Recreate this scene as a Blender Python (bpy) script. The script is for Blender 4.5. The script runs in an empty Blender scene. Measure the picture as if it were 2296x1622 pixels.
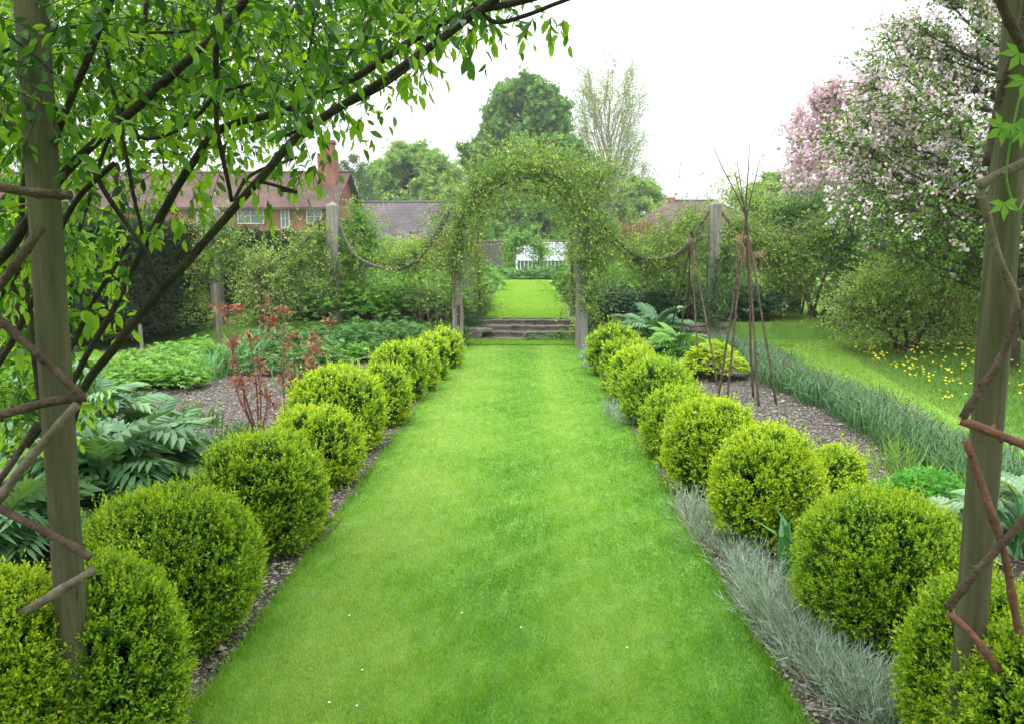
import bpy, math
import numpy as np
from mathutils import Vector

# ------------------------------------------------------------------ camera, world, sun
sc = bpy.context.scene
COL = sc.collection
CAMH = 1.7
PITCH = math.atan(241/1785.0)
YAW = math.atan(38/1785.0)
cam_d = bpy.data.cameras.new('camera'); cam = bpy.data.objects.new('camera', cam_d); COL.objects.link(cam)
cam.location = (0, 0, CAMH); cam.rotation_euler = (math.pi/2-PITCH, 0, YAW)
cam_d.sensor_width = 36; cam_d.lens = 28.0; cam_d.clip_end = 2000; cam_d.clip_start = 0.05
sc.camera = cam
w = bpy.data.worlds.new('World'); sc.world = w; w.use_nodes = True
nt = w.node_tree; bg = nt.nodes['Background']
sky = nt.nodes.new('ShaderNodeTexSky'); sky.sky_type = 'NISHITA'; sky.sun_disc = False
SUN_EL, SUN_AZ = math.radians(62), math.radians(200)
sky.sun_elevation = SUN_EL; sky.sun_rotation = SUN_AZ; sky.dust_density = 4.0; sky.air_density = 1.0
hs = nt.nodes.new('ShaderNodeHueSaturation'); hs.inputs['Saturation'].default_value = 0.12
mx = nt.nodes.new('ShaderNodeMix'); mx.data_type = 'RGBA'; mx.inputs['Factor'].default_value = 0.75
mx.inputs[7].default_value = (15.6, 15.9, 16.4, 1)     # even white cloud sheet
nt.links.new(sky.outputs[0], hs.inputs['Color']); nt.links.new(hs.outputs[0], mx.inputs[6])
tcw = nt.nodes.new('ShaderNodeTexCoord'); sxw = nt.nodes.new('ShaderNodeSeparateXYZ'); nt.links.new(tcw.outputs['Generated'], sxw.inputs[0])
grd = nt.nodes.new('ShaderNodeMapRange'); grd.inputs[1].default_value = 0; grd.inputs[2].default_value = 1; grd.inputs[3].default_value = .52; grd.inputs[4].default_value = 1.95   # overcast sky: zenith brighter than horizon
nt.links.new(sxw.outputs[2], grd.inputs[0]); vm = nt.nodes.new('ShaderNodeVectorMath'); vm.operation = 'SCALE'
nt.links.new(mx.outputs[2], vm.inputs[0]); nt.links.new(grd.outputs[0], vm.inputs['Scale'])
nt.links.new(vm.outputs[0], bg.inputs['Color']); bg.inputs['Strength'].default_value = 0.13
sl = bpy.data.lights.new('sun', 'SUN'); so = bpy.data.objects.new('sun', sl); COL.objects.link(so)
sl.energy = 1.3; sl.angle = math.radians(25); sl.color = (1, 0.96, 0.88)
sd = Vector((math.sin(SUN_AZ)*math.cos(SUN_EL), math.cos(SUN_AZ)*math.cos(SUN_EL), math.sin(SUN_EL)))
so.rotation_euler = sd.to_track_quat('Z', 'Y').to_euler()
sc.view_settings.view_transform = 'Standard'; sc.view_settings.look = 'None'
sc.view_settings.exposure = 0.30; sc.view_settings.gamma = 1.0
sc.render.engine = 'CYCLES'
cy = sc.cycles; cy.max_bounces = 6; cy.diffuse_bounces = 3; cy.glossy_bounces = 2; cy.transmission_bounces = 4
cy.transparent_max_bounces = 6; cy.caustics_reflective = False; cy.caustics_refractive = False
cy.use_denoising = True

# ------------------------------------------------------------------ helpers
rng = np.random.default_rng(11)
CP, SP = math.cos(PITCH), math.sin(PITCH)
def ray(x, y):
    """direction through photo position (x, y), photo measured 2295 x 1622"""
    u, v = (x-1147.5)/1785.0, (811-y)/1785.0
    fx, fy, fz = u, CP+v*SP, -SP+v*CP
    c, s = math.cos(YAW), math.sin(YAW)
    return np.array([fx*c-fy*s, fx*s+fy*c, fz])
def at(x, y, Y):
    d = ray(x, y); t = Y/d[1]; return np.array([0, 0, CAMH])+d*t
def gp(x, y, z=0.0):
    d = ray(x, y); t = (z-CAMH)/d[2]; return np.array([0, 0, CAMH])+d*t
def hgt(x, y):
    """ground height: lower garden flat, terrace behind the steps"""
    x = np.asarray(x, float); y = np.asarray(y, float)
    edge = 16.36-0.60*np.clip((np.abs(x+.06)-1.12)/.12, 0, 1)
    r = np.clip((y-edge)/0.06, 0, 1)*0.36
    wide = np.clip((y-15.5)/4.5, 0, 1)*0.36
    k = np.clip((x-5.9)/1.0, 0, 1)
    k = np.maximum(k, np.clip((-x-5.9)/1.0, 0, 1))
    st = r*(1-k)+wide*k
    return st + 0.014*np.clip(y-16.5, 0, 33.5)
def tag(o, label=None, cat=None, group=None, kind=None):
    if label: o['label'] = label
    if cat: o['category'] = cat
    if group: o['group'] = group
    if kind: o['kind'] = kind
    return o
def thing(name, label, cat, loc, group=None):
    o = bpy.data.objects.new(name, None); COL.objects.link(o); o.empty_display_size = .1
    o.location = [float(a) for a in loc]
    return tag(o, label, cat, group)

class G:
    def __init__(s): s.v = []; s.f = []; s.t = []; s.m = []; s.n = 0
    def add(s, V, F, tint=0.5, mat=0):
        V = np.asarray(V, np.float32).reshape(-1, 3); F = np.asarray(F, np.int32)
        s.v.append(V); s.f.append(F+s.n); s.n += len(V)
        s.t.append(np.broadcast_to(np.asarray(tint, np.float32), (len(F),)).copy())
        s.m.append(np.full(len(F), mat, np.int32))
    def build(s, name, mats, parent=None, smooth=False, bevel=0):
        me = bpy.data.meshes.new(name)
        if not isinstance(mats, (list, tuple)): mats = [mats]
        for m in mats: me.materials.append(m)
        if s.n:
            V = np.concatenate(s.v)
            if parent is not None: V = V-np.array(parent.location, np.float32)
            me.vertices.add(len(V)); me.vertices.foreach_set('co', V.ravel())
            L = np.concatenate([f.ravel() for f in s.f])
            tot = np.concatenate([np.full(len(f), f.shape[1], np.int32) for f in s.f])
            st = np.concatenate([[0], np.cumsum(tot)[:-1]]).astype(np.int32)
            me.loops.add(len(L)); me.loops.foreach_set('vertex_index', L.astype(np.int32))
            me.polygons.add(len(tot)); me.polygons.foreach_set('loop_start', st)
            me.polygons.foreach_set('loop_total', tot)
            me.polygons.foreach_set('material_index', np.concatenate(s.m))
            me.polygons.foreach_set('use_smooth', np.full(len(tot), smooth))
            a = me.attributes.new('tint', 'FLOAT', 'FACE'); a.data.foreach_set('value', np.concatenate(s.t))
            me.update(calc_edges=True)
        o = bpy.data.objects.new(name, me); COL.objects.link(o)
        if parent is not None: o.parent = parent
        if bevel:
            b = o.modifiers.new('bevel', 'BEVEL'); b.width = bevel; b.segments = 2
        return o
def nrm(a): return a/np.maximum(np.linalg.norm(a, axis=-1, keepdims=True), 1e-9)
def sn(p, seed=0, f=1.0):
    r = np.random.default_rng(seed); o = 0
    for i in range(5):
        k = r.normal(size=3)*f*(1+i*.6); o = o+np.sin(p@k+r.uniform(0, 6.28))/(1+i*.5)
    return o/2.2
def rv(n): return nrm(rng.normal(size=(n, 3)))
def tubes(g, P, R, sides=6, tint=.5, mat=0, cap=True, oval=None):
    """P (N,S,3) polylines, R (N,S) or scalar"""
    P = np.asarray(P, float)
    if P.ndim == 2: P = P[None]
    N, S = P.shape[:2]
    R = np.broadcast_to(np.asarray(R, float), (N, S))
    T = nrm(np.gradient(P, axis=1))
    mean = nrm(P[:, -1]-P[:, 0]+1e-6)
    ref = np.where(np.abs(mean[:, 2:3]) > .75, np.array([[1., 0, 0]]), np.array([[0, 0, 1.]]))
    A = nrm(np.cross(T, ref[:, None])); B = np.cross(T, A)
    th = np.arange(sides)*2*np.pi/sides
    V = P[:, :, None]+R[:, :, None, None]*(np.cos(th)[None, None, :, None]*A[:, :, None]+np.sin(th)[None, None, :, None]*B[:, :, None])
    i = np.arange(S-1)[:, None]; j = np.arange(sides)[None]; j2 = (j+1) % sides
    q = np.stack([i*sides+j, i*sides+j2, (i+1)*sides+j2, (i+1)*sides+j], -1).reshape(-1, 4)
    F = (q[None]+(np.arange(N)*S*sides)[:, None, None]).reshape(-1, 4)
    tt = np.asarray(tint, np.float32)
    if tt.ndim: tt = np.repeat(tt, len(q))
    g.add(V, F, tt, mat)
    if cap and N < 60 and sides > 3:
        n0 = g.n-N*S*sides
        for k in range(N):
            for e in (0, S-1):
                idx = n0+k*S*sides+e*sides+np.arange(sides)
                if e == 0: idx = idx[::-1]
                g.f.append(idx[None].astype(np.int32)); g.t.append(np.array([.5], np.float32)); g.m.append(np.array([mat], np.int32))
def spline(pts, n):
    """Catmull-Rom through pts"""
    p = np.asarray(pts, float); p = np.vstack([2*p[0]-p[1], p, 2*p[-1]-p[-2]])
    u = np.linspace(0, len(p)-3-1e-6, n); i = u.astype(int); t = (u-i)[:, None]
    a, b, c, d = p[i], p[i+1], p[i+2], p[i+3]
    return .5*(2*b+(c-a)*t+(2*a-5*b+4*c-d)*t*t+(3*b-3*c+d-a)*t**3)
def box(g, c, s, rz=0, tint=.5, mat=0):
    x, y, z = np.array(s)/2
    V = np.array([[-x, -y, -z], [x, -y, -z], [x, y, -z], [-x, y, -z], [-x, -y, z], [x, -y, z], [x, y, z], [-x, y, z]])
    ca, sa = math.cos(rz), math.sin(rz)
    V = V@np.array([[ca, sa, 0], [-sa, ca, 0], [0, 0, 1]])+np.array(c)
    g.add(V, [[0, 3, 2, 1], [4, 5, 6, 7], [0, 1, 5, 4], [1, 2, 6, 5], [2, 3, 7, 6], [3, 0, 4, 7]], tint, mat)

# leaf templates: (verts, faces)
def T_(v, f): return (np.array(v, float), np.array(f, int))
LEAF = T_([(0, 0, 0), (.5, .45, .14), (0, 1, 0), (-.5, .45, .14)], [[0, 1, 2], [0, 2, 3]])
BLEAF = T_([(0, 0, 0), (.42, .3, .10), (.36, .68, .06), (0, 1, -.12), (-.36, .68, .06), (-.42, .3, .10), (0, .35, .0), (0, .7, -.02)],
           [[0, 1, 6, 6][:3], [0, 6, 5], [6, 1, 2], [6, 2, 7], [6, 7, 4], [6, 4, 5], [7, 2, 3], [7, 3, 4]])
GRASS = T_([(-.5, 0, 0), (.5, 0, 0), (.32, .55, .1), (-.32, .55, .1), (0, 1, .34)], [[0, 1, 2], [0, 2, 3], [3, 2, 4]])
ARC = T_([(-.5, 0, 0), (.5, 0, 0), (.5, .4, .03), (-.5, .4, .03), (.38, .75, .18), (-.38, .75, .18), (0, .95, .55)],
         [[0, 1, 2], [0, 2, 3], [3, 2, 4], [3, 4, 5], [5, 4, 6]])
def star(nl, spread, notch=.33, fold=.06):
    v = [(0, 0, 0)]; f = []
    angs = np.linspace(-spread, spread, nl)
    for k, a in enumerate(angs):
        L = 1-.35*abs(a)/max(spread, .01)
        d = np.array([math.sin(a), math.cos(a)])*L; s = np.array([math.cos(a), -math.sin(a)])*.17
        m = d*.5
        b = len(v)
        v += [(m[0]+s[0], m[1]+s[1], fold), (d[0], d[1], -.05), (m[0]-s[0], m[1]-s[1], fold)]
        f += [[0, b, b+1], [0, b+1, b+2]]
    return T_(v, f)
STAR = star(5, 1.75); STAR3 = star(3, 1.0)
def jag(n=6):
    """one long jagged, deeply lobed leaf, arching; unit length along y"""
    v = []; f = []
    z = lambda y: .10*y-.42*y*y
    ys = np.linspace(.08, 1, 2*n+1)
    for y in ys: v += [(-.028, y, z(y)), (.028, y, z(y))]
    for k in range(2*n): f += [[2*k, 2*k+1, 2*k+3], [2*k, 2*k+3, 2*k+2]]
    for sd_ in (-1, 1):
        for k in range(n):
            y0 = ys[2*k]; h = ys[1]-ys[0]; L = .42*math.sin(math.pi*min(.93, .22+.72*y0))**.7+.05
            ux, uy = sd_*.80, .60
            def q(a, c, dz): return (ux*a*L-uy*sd_*c, y0+h+uy*a*L+abs(ux)*c, z(y0+h+uy*a*L)*1.0+dz)
            b = len(v)
            v += [(sd_*.02, y0+.1*h, z(y0)), (sd_*.02, y0+1.9*h, z(y0+1.9*h)), q(.40, -.060, .035), q(.43, .05, .035), q(.62, -.085, -.015), q(.66, .07, -.015), q(.66, -.02, .03), q(1.22, .02, -.09), q(.36, -.075, .0)]
            f += [[b, b+2, b+3], [b, b+3, b+1], [b+2, b+4, b+6], [b+3, b+6, b+5], [b+2, b+6, b+3], [b+6, b+4, b+7], [b+6, b+7, b+5], [b, b+8, b+2]]
    b = len(v); v += [(-.05, .97, z(.97)), (.05, .97, z(.97)), (0, 1.12, z(1.12))]; f += [[b, b+1, b+2]]
    return T_(v, f)
JAG = jag()
FLOWER = T_([(0, 0, 0)]+[(math.cos(a)*.5, math.sin(a)*.5, .12) for a in np.arange(5)*2*math.pi/5], [[0, 1, 2], [0, 2, 3], [0, 3, 4], [0, 4, 5], [0, 5, 1]])

def place(g, T, P, D, U, size, wid=1.0, tint=.5, mat=0, zs=1.0):
    tv, tf = T; n = len(P)
    if n == 0: return
    y = nrm(D); x = nrm(np.cross(y, U)); z = np.cross(x, y)
    size = np.broadcast_to(np.asarray(size, float), (n,))[:, None, None]
    wid = np.broadcast_to(np.asarray(wid, float), (n,))[:, None, None]
    V = P[:, None]+size*(x[:, None]*tv[None, :, 0:1]*wid+y[:, None]*tv[None, :, 1:2]+z[:, None]*tv[None, :, 2:3]*zs)
    F = (tf[None]+(np.arange(n)*len(tv))[:, None, None]).reshape(-1, tf.shape[1])
    tint = np.repeat(np.broadcast_to(np.asarray(tint, np.float32), (n,)), len(tf))
    g.add(V, F, tint, mat)

def sprays(gl, gs, O, D, L, K, T=LEAF, size=.03, wid=.5, droop=.3, spread=.8, tint=(0, 1), stem=.0015, up=.6, t0=.15, jit=0.0, leafdroop=0, S=5, tgrad=.3, twigtint=.5):
    """shoots from O along D (length L) with K leaves each"""
    N = len(O); L = np.broadcast_to(np.asarray(L, float), (N,))[:, None, None]
    size = np.broadcast_to(np.asarray(size, float), (N,))
    D = nrm(D)
    def cur(t): return O[:, None]+D[:, None]*L*t[..., None]-np.array([0, 0, 1.])*droop*L*(t[..., None]**2)
    if gs is not None and stem > 0:
        ts = np.broadcast_to(np.linspace(0, 1, S), (N, S))
        tubes(gs, cur(ts), stem*np.linspace(1, .45, S)[None], 3, twigtint)
    if K <= 0: return
    t = np.linspace(t0, 1, K)[None]+rng.uniform(-.5, .5, (N, K))*(1-t0)/K
    P = cur(t); Tn = nrm(D[:, None]-np.array([0, 0, 1.])*droop*2*t[..., None])
    r = rng.normal(size=(N, K, 3)); perp = nrm(r-np.sum(r*Tn, -1, keepdims=True)*Tn)
    LD = Tn*(1-spread)+perp*spread-np.array([0, 0, 1.])*leafdroop
    LD[:, -1] = Tn[:, -1]-np.array([0, 0, 1.])*leafdroop
    U = rng.normal(size=(N, K, 3))*(1-up)+np.array([0, 0, 1.])*up
    if jit: P = P+rng.normal(size=P.shape)*jit
    base = rng.uniform(tint[0], tint[1], (N, 1))
    tt = np.clip(base+rng.normal(size=(N, K))*.12+tgrad*(t-.5), 0, 1)
    sz = size[:, None]*rng.uniform(.65, 1.15, (N, K))
    place(gl, T, P.reshape(-1, 3), LD.reshape(-1, 3), U.reshape(-1, 3), sz.ravel(), wid, tt.ravel())

# ------------------------------------------------------------------ materials
def ramp(nt, fac, stops):
    r = nt.nodes.new('ShaderNodeValToRGB'); e = r.color_ramp.elements
    while len(e) < len(stops): e.new(.5)
    for k, (p, c) in enumerate(stops): e[k].position = p; e[k].color = (*c, 1)
    nt.links.new(fac, r.inputs[0]); return r.outputs[0]
def foliage(name, stops, trans=.35, rough=.5, spec=.35, patch=.0, pscale=3.0, tcol=None):
    m = bpy.data.materials.new(name); m.use_nodes = True; nt = m.node_tree; N = nt.nodes
    p = N['Principled BSDF']; out = N['Material Output']
    a = N.new('ShaderNodeAttribute'); a.attribute_name = 'tint'
    fac = a.outputs['Fac']
    if patch:
        tc = N.new('ShaderNodeTexCoord'); no = N.new('ShaderNodeTexNoise'); no.inputs['Scale'].default_value = pscale; no.inputs['Detail'].default_value = 3
        nt.links.new(tc.outputs['Object'], no.inputs['Vector'])
        ma = N.new('ShaderNodeMath'); ma.operation = 'MULTIPLY_ADD'; ma.inputs[1].default_value = patch*2; nt.links.new(no.outputs[0], ma.inputs[0])
        su = N.new('ShaderNodeMath'); su.operation = 'SUBTRACT'; nt.links.new(a.outputs['Fac'], su.inputs[0]); su.inputs[1].default_value = patch
        nt.links.new(su.outputs[0], ma.inputs[2]); fac = ma.outputs[0]
    c = ramp(nt, fac, stops)
    nt.links.new(c, p.inputs['Base Color']); p.inputs['Roughness'].default_value = rough
    p.inputs['Specular IOR Level'].default_value = spec
    if trans:
        tr = N.new('ShaderNodeBsdfTranslucent'); ms = N.new('ShaderNodeMixShader'); ms.inputs[0].default_value = trans
        tm = N.new('ShaderNodeMix'); tm.data_type = 'RGBA'; tm.blend_type = 'MULTIPLY'; tm.inputs['Factor'].default_value = 1
        nt.links.new(c, tm.inputs[6]); tm.inputs[7].default_value = (*(tcol or (1.5, 1.35, .55)), 1)
        nt.links.new(tm.outputs[2], tr.inputs['Color'])
        nt.links.new(p.outputs[0], ms.inputs[1]); nt.links.new(tr.outputs[0], ms.inputs[2]); nt.links.new(ms.outputs[0], out.inputs[0])
    return m
def surf(name, stops, scale=5, rough=.85, detail=6, stretch=(1, 1, 1), bump=.3, bscale=None, spec=.3, second=None):
    """noise coloured surface with bump; second = (scale, stops, threshold) fleck layer"""
    m = bpy.data.materials.new(name); m.use_nodes = True; nt = m.node_tree; N = nt.nodes; p = N['Principled BSDF']
    tc = N.new('ShaderNodeTexCoord'); mp = N.new('ShaderNodeMapping'); mp.inputs['Scale'].default_value = stretch
    nt.links.new(tc.outputs['Object'], mp.inputs[0])
    no = N.new('ShaderNodeTexNoise'); no.inputs['Scale'].default_value = scale; no.inputs['Detail'].default_value = detail; no.inputs['Roughness'].default_value = .65
    nt.links.new(mp.outputs[0], no.inputs['Vector'])
    c = ramp(nt, no.outputs[0], stops)
    if second:
        vo = N.new('ShaderNodeTexVoronoi'); vo.inputs['Scale'].default_value = second[0]; nt.links.new(mp.outputs[0], vo.inputs['Vector'])
        sx = N.new('ShaderNodeSeparateColor'); nt.links.new(vo.outputs['Color'], sx.inputs[0])
        cc = ramp(nt, sx.outputs[0], second[1])
        gt = N.new('ShaderNodeMath'); gt.operation = 'GREATER_THAN'; gt.inputs[1].default_value = second[2]; nt.links.new(sx.outputs[1], gt.inputs[0])
        mi = N.new('ShaderNodeMix'); mi.data_type = 'RGBA'; nt.links.new(gt.outputs[0], mi.inputs['Factor']); nt.links.new(c, mi.inputs[6]); nt.links.new(cc, mi.inputs[7]); c = mi.outputs[2]
    nt.links.new(c, p.inputs['Base Color']); p.inputs['Roughness'].default_value = rough; p.inputs['Specular IOR Level'].default_value = spec
    if bump:
        n2 = N.new('ShaderNodeTexNoise'); n2.inputs['Scale'].default_value = bscale or scale*4; n2.inputs['Detail'].default_value = 6; nt.links.new(mp.outputs[0], n2.inputs['Vector'])
        b = N.new('ShaderNodeBump'); b.inputs['Strength'].default_value = bump; b.inputs['Distance'].default_value = .02
        nt.links.new(n2.outputs[0], b.inputs['Height']); nt.links.new(b.outputs[0], p.inputs['Normal'])
    return m
def tiled(name, c1, c2, mortar, scale, bw, rh, ms=.02, rough=.85, bump=.4, rotx=False):
    m = bpy.data.materials.new(name); m.use_nodes = True; nt = m.node_tree; N = nt.nodes; p = N['Principled BSDF']
    tc = N.new('ShaderNodeTexCoord'); sp = N.new('ShaderNodeSeparateXYZ'); cb = N.new('ShaderNodeCombineXYZ'); nt.links.new(tc.outputs['Object'], sp.inputs[0])
    ad = N.new('ShaderNodeMath'); ad.operation = 'ADD'; nt.links.new(sp.outputs[0], ad.inputs[0]); nt.links.new(sp.outputs[1], ad.inputs[1])
    nt.links.new((sp.outputs[0] if rotx else ad.outputs[0]), cb.inputs[0]); nt.links.new(sp.outputs[2], cb.inputs[1])
    br = N.new('ShaderNodeTexBrick'); br.inputs['Scale'].default_value = scale; br.inputs['Brick Width'].default_value = bw; br.inputs['Row Height'].default_value = rh
    br.inputs['Mortar Size'].default_value = ms; br.inputs['Color1'].default_value = (*c1, 1); br.inputs['Color2'].default_value = (*c2, 1); br.inputs['Mortar'].default_value = (*mortar, 1)
    nt.links.new(cb.outputs[0], br.inputs['Vector'])
    no = N.new('ShaderNodeTexNoise'); no.inputs['Scale'].default_value = .8; no.inputs['Detail'].default_value = 8; nt.links.new(tc.outputs['Object'], no.inputs['Vector'])
    mi = N.new('ShaderNodeMix'); mi.data_type = 'RGBA'; mi.blend_type = 'MULTIPLY'; mi.inputs['Factor'].default_value = .8
    rr = ramp(nt, no.outputs[0], [(.3, (.55, .55, .55)), (.7, (1.25, 1.2, 1.15))])
    nt.links.new(br.outputs[0], mi.inputs[6]); nt.links.new(rr, mi.inputs[7]); nt.links.new(mi.outputs[2], p.inputs['Base Color'])
    p.inputs['Roughness'].default_value = rough; p.inputs['Specular IOR Level'].default_value = .08
    b = N.new('ShaderNodeBump'); b.inputs['Strength'].default_value = bump; b.inputs['Distance'].default_value = .03; b.invert = True
    nt.links.new(br.outputs['Fac'], b.inputs['Height']); nt.links.new(b.outputs[0], p.inputs['Normal'])
    return m
M = {}
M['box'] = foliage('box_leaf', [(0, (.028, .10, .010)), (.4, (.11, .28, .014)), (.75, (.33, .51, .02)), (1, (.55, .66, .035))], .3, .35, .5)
M['core'] = surf('shade_core_dark', [(.3, (.008, .011, .005)), (.7, (.022, .026, .010))], 40, rough=1, spec=0, bump=1)  # near black, shade between the leaves put into the colour
M['lawn'] = foliage('lawn_grass', [(0, (.07, .24, .014)), (.25, (.12, .33, .018)), (.55, (.21, .42, .028)), (1, (.40, .54, .13))], .3, .55, .3, .28, .9)
M['lawn2'] = foliage('upper_lawn_grass', [(0, (.20, .38, .04)), (1, (.34, .50, .08))], .3, .55, .3, .2, .8)
M['path'] = foliage('mown_path_grass', [(0, (.15, .29, .045)), (1, (.32, .42, .09))], .3, .55, .3, .3, .8)
M['meadow'] = foliage('meadow_grass', [(0, (.10, .24, .045)), (.6, (.17, .33, .06)), (1, (.28, .42, .10))], .4, .55, .3, .2, .7)
M['chive'] = foliage('chive_leaf', [(0, (.05, .14, .06)), (1, (.13, .26, .10))], .25, .5, .4)
M['mauve'] = foliage('mauve_bud', [(0, (.18, .08, .14)), (1, (.30, .16, .24))], .2)
M['silver'] = foliage('silver_leaf', [(0, (.14, .25, .15)), (.6, (.27, .38, .30)), (1, (.46, .55, .50))], .2, .6, .3)
M['straw'] = foliage('dead_grass', [(0, (.20, .12, .06)), (1, (.45, .34, .20))], .2, .8, .1)
M['acanth'] = foliage('glaucous_leaf', [(0, (.06, .17, .065)), (.6, (.14, .29, .12)), (1, (.27, .43, .20))], .25, .45, .5)
M['cardoon'] = foliage('cardoon_leaf', [(0, (.13, .26, .13)), (1, (.34, .48, .29))], .25, .6, .3)
M['fresh'] = foliage('fresh_leaf', [(0, (.07, .23, .03)), (1, (.24, .45, .07))], .35, .5, .4)
M['mid'] = foliage('mid_green_leaf', [(0, (.035, .13, .03)), (1, (.12, .27, .06))], .3, .5, .4)
M['deep'] = foliage('deep_green_leaf', [(0, (.018, .07, .025)), (1, (.06, .16, .05))], .25, .45, .5)
M['bright'] = foliage('bright_green_leaf', [(0, (.04, .24, .02)), (1, (.12, .42, .03))], .35, .5, .3)
M['gold'] = foliage('golden_leaf', [(0, (.20, .36, .02)), (1, (.48, .60, .04))], .35, .5, .3)
M['iris'] = foliage('sword_leaf', [(0, (.06, .22, .07)), (1, (.16, .38, .13))], .35, .45, .4)
M['rose'] = foliage('climbing_rose_leaf', [(0, (.07, .18, .035)), (.5, (.17, .34, .06)), (1, (.40, .51, .10))], .35, .5, .35)
M['rosered'] = foliage('young_red_leaf', [(0, (.19, .07, .05)), (.55, (.33, .15, .10)), (1, (.30, .30, .13))], .35, .4, .4, tcol=(1.3, .7, .5))
M['red'] = foliage('red_stem', [(0, (.10, .05, .03)), (1, (.20, .09, .05))], 0, .6)
M['yew'] = foliage('yew_leaf', [(0, (.010, .028, .010)), (.7, (.028, .06, .018)), (1, (.09, .07, .03))], .1, .55, .3)
M['shrub'] = foliage('yellow_green_shrub_leaf', [(0, (.15, .30, .055)), (1, (.42, .56, .15))], .35, .5, .35)
M['chestnut'] = foliage('chestnut_leaf', [(0, (.05, .15, .03)), (.6, (.13, .29, .05)), (1, (.27, .45, .09))], .25, .55, .3)
M['farleaf'] = foliage('far_tree_leaf', [(0, (.12, .27, .06)), (1, (.31, .47, .12))], .3, .6, .2)
M['thin'] = foliage('young_poplar_leaf', [(0, (.14, .23, .08)), (1, (.33, .42, .16))], .4, .6, .2)
M['birch'] = foliage('birch_leaf', [(0, (.09, .18, .08)), (1, (.18, .28, .13))], .3, .6, .2)
M['apple'] = foliage('apple_leaf', [(0, (.06, .17, .025)), (1, (.22, .40, .07))], .4, .5, .35)
M['blossom'] = foliage('apple_blossom', [(0, (.66, .40, .44)), (.4, (.80, .68, .70)), (1, (.86, .82, .84))], .3, .6, .2, tcol=(1, .95, 1))
M['pink'] = foliage('cherry_blossom', [(0, (.62, .49, .53)), (1, (.80, .71, .74))], .35, .6, .2, tcol=(1.1, .85, .9))
M['bronze'] = foliage('bronze_leaf', [(0, (.16, .10, .05)), (1, (.32, .20, .09))], .3, .6, .2)
M['canopy'] = foliage('canopy_leaf', [(0, (.014, .060, .010)), (.4, (.05, .165, .016)), (1, (.26, .48, .035))], .5, .38, .45, tcol=(1.9, 1.6, .45))
M['yellow'] = foliage('buttercup', [(0, (.75, .65, .02)), (1, (.85, .78, .05))], .2, .4)
M['daisy'] = foliage('daisy', [(0, (.75, .75, .72)), (1, (.85, .85, .85))], .1)
M['stone_c'] = foliage('pebble', [(0, (.13, .11, .10)), (.6, (.30, .26, .23)), (1, (.55, .50, .46))], 0, .85)
M['bark'] = surf('bark', [(.3, (.035, .028, .018)), (.6, (.085, .07, .045)), (.8, (.13, .12, .07))], 14, stretch=(1, 1, .3), bump=.6)
M['mossbark'] = surf('mossy_stem', [(.3, (.014, .011, .008)), (.55, (.034, .030, .016)), (.75, (.065, .068, .026))], 9, bump=.8, bscale=60)
M['twig'] = surf('twig', [(.3, (.06, .045, .03)), (.7, (.16, .12, .08))], 8, bump=0)
M['greystem'] = surf('grey_stem', [(.3, (.13, .11, .09)), (.7, (.26, .23, .19))], 8, bump=0)
M['rod'] = surf('rod_bark', [(.3, (.042, .028, .020)), (.55, (.095, .064, .046)), (.8, (.20, .155, .12))], 16, stretch=(1, 1, 1), bump=.7, bscale=70)
M['redrod'] = surf('red_rod_bark', [(.3, (.11, .045, .032)), (.6, (.22, .10, .075)), (.8, (.34, .22, .18))], 18, bump=.5, bscale=60)
M['greyrod'] = surf('weathered_rod', [(.3, (.10, .075, .055)), (.6, (.21, .17, .135)), (.8, (.32, .28, .235))], 18, bump=.6, bscale=60)
M['post'] = surf('round_post_wood', [(.34, (.022, .021, .012)), (.40, (.08, .078, .040)), (.55, (.108, .105, .058)), (.75, (.18, .165, .105))], 5, stretch=(5, 5, .35), bump=.5, bscale=22, detail=9)
M['oak'] = surf('weathered_oak', [(.25, (.11, .10, .085)), (.5, (.22, .21, .185)), (.8, (.38, .365, .33))], 3.0, stretch=(7, 7, .5), bump=.6, bscale=20)
M['rope'] = surf('rope', [(.3, (.07, .06, .045)), (.7, (.20, .18, .145))], 25, bump=.8, bscale=50)
M['soil'] = surf('soil', [(.3, (.024, .019, .016)), (.55, (.066, .055, .047)), (.8, (.14, .12, .105))], 5, bump=1.4, bscale=35, detail=10, second=(85, [(0, (.18, .15, .13)), (.7, (.30, .26, .22)), (1, (.5, .46, .42))], .86))
M['turf'] = surf('turf_ground', [(.3, (.08, .19, .025)), (.6, (.14, .28, .04)), (.8, (.20, .34, .06))], 6, bump=.6, bscale=90)
M['turf2'] = surf('upper_turf_ground', [(.3, (.12, .30, .02)), (.6, (.17, .38, .03)), (.8, (.24, .44, .05))], 4, bump=.5, bscale=90)
M['stone'] = surf('step_stone', [(.3, (.10, .085, .07)), (.55, (.22, .19, .165)), (.8, (.36, .33, .29))], 7, bump=.8, bscale=30)
M['brick'] = tiled('red_brick', (.29, .10, .06), (.21, .08, .055), (.28, .22, .18), 1, .23, .075, .008)
M['rooftile'] = tiled('red_roof_tile', (.145, .092, .080), (.10, .070, .064), (.10, .07, .06), 1, .2, .11, .012, rotx=True, bump=.8)
M['brownroof'] = tiled('brown_roof_tile', (.17, .12, .11), (.125, .10, .095), (.08, .06, .055), 1, .2, .11, .012, rotx=True, bump=.8)
M['slate'] = tiled('grey_roof_tile', (.12, .105, .112), (.165, .148, .150), (.08, .07, .075), 1, .22, .12, .014, rotx=True, bump=.8)
M['barnwall'] = surf('barn_boards', [(.3, (.05, .05, .045)), (.7, (.14, .13, .12))], 3, stretch=(6, 6, .5))
M['greywhite'] = surf('aged_white_paint', [(.3, (.34, .34, .33)), (.7, (.46, .46, .45))], 4, rough=.6, bump=.05)
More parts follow.
